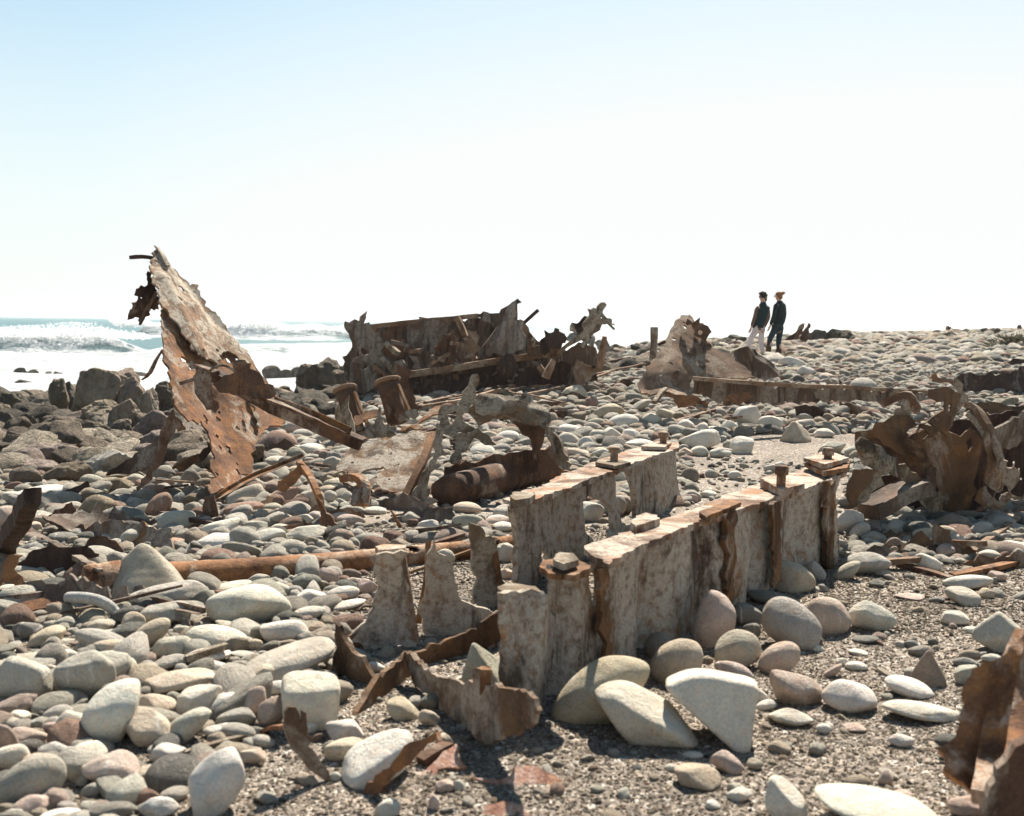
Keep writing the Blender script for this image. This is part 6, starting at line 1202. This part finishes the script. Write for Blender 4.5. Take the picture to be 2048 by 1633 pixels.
    for sd in 'lr':
        toe = J[sd+'f']; an = J[sd+'a']
        if who == 2: skinned('boot', [(an*.4+J[sd+'k']*.6, .088), (an*.75+J[sd+'k']*.25, .082), (an, .068), (toe, .058, .05), (toe*1.5-an*.5-np.array([0, 0, -.01]), .036, .03)], [(0, 1), (1, 2), (2, 3), (3, 4)], BT, t)
        else: skinned('shoe', [(an-np.array([0, 0, .01]), .05), (toe, .046, .036), (toe*1.5-an*.5, .035, .026)], [(0, 1), (1, 2)], simple('shoe', (.35, .24, .2)), t)
    return t, blob
F1 = np.array([-.62, -.78, 0.0]); F1 /= np.linalg.norm(F1)
J1 = dict(hd=Z(775, 330), nk=Z(785, 425), nb=Z(780, 480), ch=Z(755, 540), wa=Z(730, 720), pel=Z(705, 875), ls=Z(680, 495), le=Z(632, 680, -.05), lh=Z(567, 860, -.12), rs=Z(868, 490), re=Z(878, 690, -.05), rh=Z(800, 868, -.15),
          lp=Z(655, 905), lk=Z(555, 1075, -.05), la=Z(500, 1270), lf=Z(478, 1300, -.06), rp=Z(762, 910), rk=Z(738, 1130, -.05), ra=Z(780, 1330), rf=Z(795, 1365, -.07))
p1, blob = person('person in dark vest over a brown sweater, white trousers and sunglasses, facing the camera', J1, 1, F1, (WT,), 1)
hd = J1['hd']
hr = blob('hair', hd+np.array([0, 0, .05])-F1*.03, (.105, .10, .095), SKL, p1, 4, .12)
blob('hair', hd-F1*.055-np.array([0, 0, .03]), (.098, .06, .10), SKL, p1, 6, .15)
for i, (a, b, c) in enumerate(((-.055, .02, .115), (-.01, .04, .135), (.045, -.01, .125), (.07, -.04, .08), (-.02, -.03, .145))): blob('hair_tuft', hd+np.array([a, 0, c])+F1*b, (.045, .045, .035), SKL, p1, 8+i, .35)
sd_ = np.cross(F1, [0, 0, 1.0])
gl = blob('sunglasses', hd+F1*.085+sd_*.034+np.array([0, 0, .022]), (.036, .014, .026), SG, p1)
blob('sunglasses', hd+F1*.085-sd_*.034+np.array([0, 0, .022]), (.036, .014, .026), SG, p1)
blob('collar', J1['nk']+np.array([0, 0, -.03]), (.07, .075, .03), simple('collar_light', (.5, .42, .3)), p1)
blob('glove', Z(775, 895, -.2), (.05, .035, .03), WT, p1)
F2 = np.array([-.80, .60, 0.0]); F2 /= np.linalg.norm(F2)
J2 = dict(hd=Z(1048, 300, .2), nk=Z(1085, 385, .2), nb=Z(1090, 425, .2), ch=Z(1085, 500, .2), wa=Z(1068, 680, .2), pel=Z(1062, 840, .2), ls=Z(1015, 455, .0), le=Z(985, 640, -.03), lh=Z(912, 830, -.05), rs=Z(1155, 450, .3), re=Z(1168, 640, .3), rh=Z(1140, 800, .28),
          lp=Z(1005, 880, .15), lk=Z(905, 1070, .1), la=Z(868, 1330, .15), lf=Z(850, 1380, .1), rp=Z(1095, 880, .3), rk=Z(1062, 1110, .22), ra=Z(1065, 1380, .2), rf=Z(1015, 1425, .1))
p2, blob = person('person with auburn hair bun, dark jacket, jeans and brown boots, turned half away', J2, 1, F2, (JN,), 2)
hd = J2['hd']
blob('hair', hd+np.array([0, 0, .045])-F2*.035, (.092, .10, .085), SKB, p2, 4, .08)
blob('hair', hd-F2*.08-np.array([0, 0, .02]), (.07, .05, .07), SKB, p2, 6, .1)
blob('hair_bun', hd-F2*.115+np.array([.03, 0, .085]), (.045, .05, .045), SKB, p2, 9, .3)

# ------------------------------------------------------------------ loose scrap between the large pieces
LOOSE = []
def loose():
    rs = random.Random(12)
    zones = [(1010, 1290, 735, 830, 24), (640, 900, 790, 900, 22), (880, 1130, 770, 850, 18), (560, 900, 880, 1060, 18), (150, 470, 900, 1090, 20), (1480, 1780, 770, 870, 16), (1760, 2048, 720, 860, 22), (0, 330, 1050, 1240, 10), (690, 1150, 1060, 1120, 5), (1700, 2048, 1060, 1140, 7), (1230, 1480, 770, 850, 6)]
    for (x0, x1, y0, y1, n) in zones:
        for i in range(n):
            px, py = rs.uniform(x0, x1), rs.uniform(y0, y1); d = gdepth(px, py); m = F/d
            if rs.random() < .5:
                L = rs.uniform(.25, .9)*m; a = R(rs.choice([rs.uniform(-25, 25), rs.uniform(-60, 60), rs.uniform(10, 35)])); dx, dy = math.cos(a)*L/2, math.sin(a)*L/2*.45
                w = rs.uniform(.025, .065); mat = rs.choice([M_BROWN, M_TENT, M_DARK, M_MASS, M_HULL])
                o = bar('scrap_bar', [(px-dx, py+dy, ('g', .03)), (px, py, ('g', .04+rs.uniform(0, .06))), (px+dx, py-dy, ('g', rs.uniform(.02, .2)))], w, w*.6, mat, None, jit=.22, prof=rs.choice(['rect', 'L', 'rect']), taper=[rs.uniform(.5, 1), 1, rs.uniform(.4, 1)]); k = 'bar'
            else:
                Rr = rs.uniform(.12, .38)*m; n_ = 9; pts = []
                for q in range(n_):
                    a = 6.283*q/n_; rr = Rr*rs.uniform(.45, 1.1); pts.append((px+rr*math.cos(a)*1.5, py+rr*math.sin(a)*.55))
                mat = rs.choice([M_BROWN, M_HULL, M_MASS, M_CONE, M_TENT])
                o = plate('scrap_plate', ' '.join(f'{a:.1f},{b:.1f}' for a, b in pts), 'T0', ('d', px, py, d, rs.uniform(-40, 40), rs.uniform(10, 60)), mat, th=.018, res=.035*max(1, d/9), amp=.03, nf=4, jag=.015, bend=(rs.uniform(0, 180), rs.uniform(-.12, .12))); k = 'plate'
            LOOSE.append(dict(o=o, px=px, py=py, k=k, col={'rust_brown': 'brown', 'rust_pinkish': 'pale reddish', 'rust_dark': 'dark', 'rust_pipe': 'orange brown', 'rust_hull': 'dark brown', 'rust_crumpled': 'mottled brown', 'rust_cone': 'greyish'}[mat.name]))
loose()

# ------------------------------------------------------------------ labels of stones and scrap, told apart by look, place and neighbours
LM = [(430, 900, 'tall upright hull plate'), (600, 1110, 'perforated pipe'), (185, 1145, 'pipe collar'), (290, 1130, 'large pointed grey boulder'), (850, 1190, 'engine bed stubs'), (850, 1390, 'low engine bed rim'), (1250, 1250, 'engine bed front wall'), (1640, 1080, 'far end of the engine bed'),
      (680, 1520, 'V shaped frame'), (1950, 1450, 'rusty casting'), (1850, 1000, 'crumpled hull mass'), (1400, 740, 'tent shaped plate'), (1600, 790, 'long channel beam'), (990, 840, 'broken arched frame'), (760, 950, 'slanting plate'), (990, 960, 'fallen column'), (930, 720, 'long hull section'),
      (730, 820, 'flanged stubs'), (1190, 970, 'rear girder wall'), (1550, 680, 'two people'), (200, 1210, 'curved grey tube'), (0, 1380, 'left picture edge'), (60, 1633, 'lower left corner'), (1200, 1640, 'bottom picture edge'), (230, 800, 'cracked boulder'), (50, 1050, 'leaning blunt post'),
      (1560, 950, 'open gravel patch'), (2048, 1250, 'right picture edge'), (60, 1220, 'splintered plank'), (220, 1480, 'beach at lower left'), (430, 1380, 'cobbles at left centre'), (1420, 1390, 'pale boulder pair'), (1990, 780, 'dark hull tangle'), (640, 890, 'strut beam'), (1120, 780, 'rod bundle'), (1040, 1560, 'salmon flakes'), (1620, 1400, 'gravel at lower right')]
ORD = ['leftmost', 'second', 'third', 'fourth', 'fifth', 'sixth', 'seventh', 'eighth', 'ninth', 'tenth', 'eleventh', 'twelfth']
def where(px, py):
    b = min(LM, key=lambda l: (px-l[0])**2+((py-l[1])*1.4)**2); dx, dy = px-b[0], (py-b[1])*1.4
    w = ('right of' if dx > 0 else 'left of') if abs(dx) > abs(dy) else ('in front of' if dy > 0 else 'behind')
    if 'picture edge' in b[2] or 'corner' in b[2] or b[2].startswith(('beach', 'cobbles', 'gravel', 'open')): w = 'near' if not b[2].startswith(('beach', 'cobbles', 'gravel', 'open')) else 'on'
    return w+' the '+b[2]
def relabel(items, base, group, cat):
    by = {}
    for it in items: by.setdefault(base(it)+' '+where(it['px'], it['py']), []).append(it)
    for key, l in by.items():
        l.sort(key=lambda q: q['px'])
        for i, it in enumerate(l):
            if len(l) == 1: lab = key
            elif i == len(l)-1 and len(l) <= 12: lab = 'rightmost '+key
            else: lab = (ORD[0] if i == 0 else ORD[min(i, 11)]+' from left,')+' '+key
            tag(it['o'], lab, cat(it), group(it))
SHN = {'v': 'wedge shaped', 'e': 'oval', 'r': 'rounded', 'a': 'angular', 's': 'flat', 'k': 'blocky', 't': 'pointed', 'f': 'jagged', 'F': 'jagged'}
def sbase(it):
    w = it['w']; sz = 'huge' if w > 150 else 'large' if w > 95 else 'medium' if w > 62 else 'small' if w > 38 else 'tiny'
    tilt = ''
    if it['h'] > it['w']*1.15: tilt = ' upright'
    elif abs(it['ang']) > 22: tilt = ' tilted'
    return sz+' '+TNAME[it['col']]+' '+SHN[it['kind']]+tilt+(' rock' if it['rock'] else ' stone')
relabel([q for q in STONES if not q.get('label')], sbase, lambda q: 'dark rocks by the water' if q['rock'] else 'loose beach stones', lambda q: 'rock' if q['rock'] else 'stone')
relabel(LOOSE, lambda q: q['col']+' '+('thin bar of scrap' if q['k'] == 'bar' else 'torn plate of scrap'), lambda q: 'loose scrap from the wreck', lambda q: 'metal scrap')
# touch up: bent frame metal is its own group
for o in bpy.data.objects:
    if o.name.startswith('broken_frame'): pass





# ------------------------------------------------------------------ air
def build_haze():
    x0, x1, y0, y1, z0, z1 = -8000, 8000, -60, 9500, -8, 7.5
    V = [(x, y, z) for z in (z0, z1) for y in (y0, y1) for x in (x0, x1)]
    Fc = [(0, 2, 3, 1), (4, 5, 7, 6), (0, 1, 5, 4), (2, 6, 7, 3), (0, 4, 6, 2), (1, 3, 7, 5)]
    t = NT('sea_air'); pv = t.n('ShaderNodeVolumePrincipled'); pv.inputs['Density'].default_value = .00018
    pv.inputs['Color'].default_value = (.96, .97, .98, 1); pv.inputs['Anisotropy'].default_value = .35
    t.l(pv.outputs[0], t.out.inputs[1]); o = mesh_obj('haze', V, Fc, t.m, origin=(0, 0, 0), smooth=False); tag(o, kind='stuff', label='pale sea haze hanging over the beach and water', cat='haze')
build_haze()
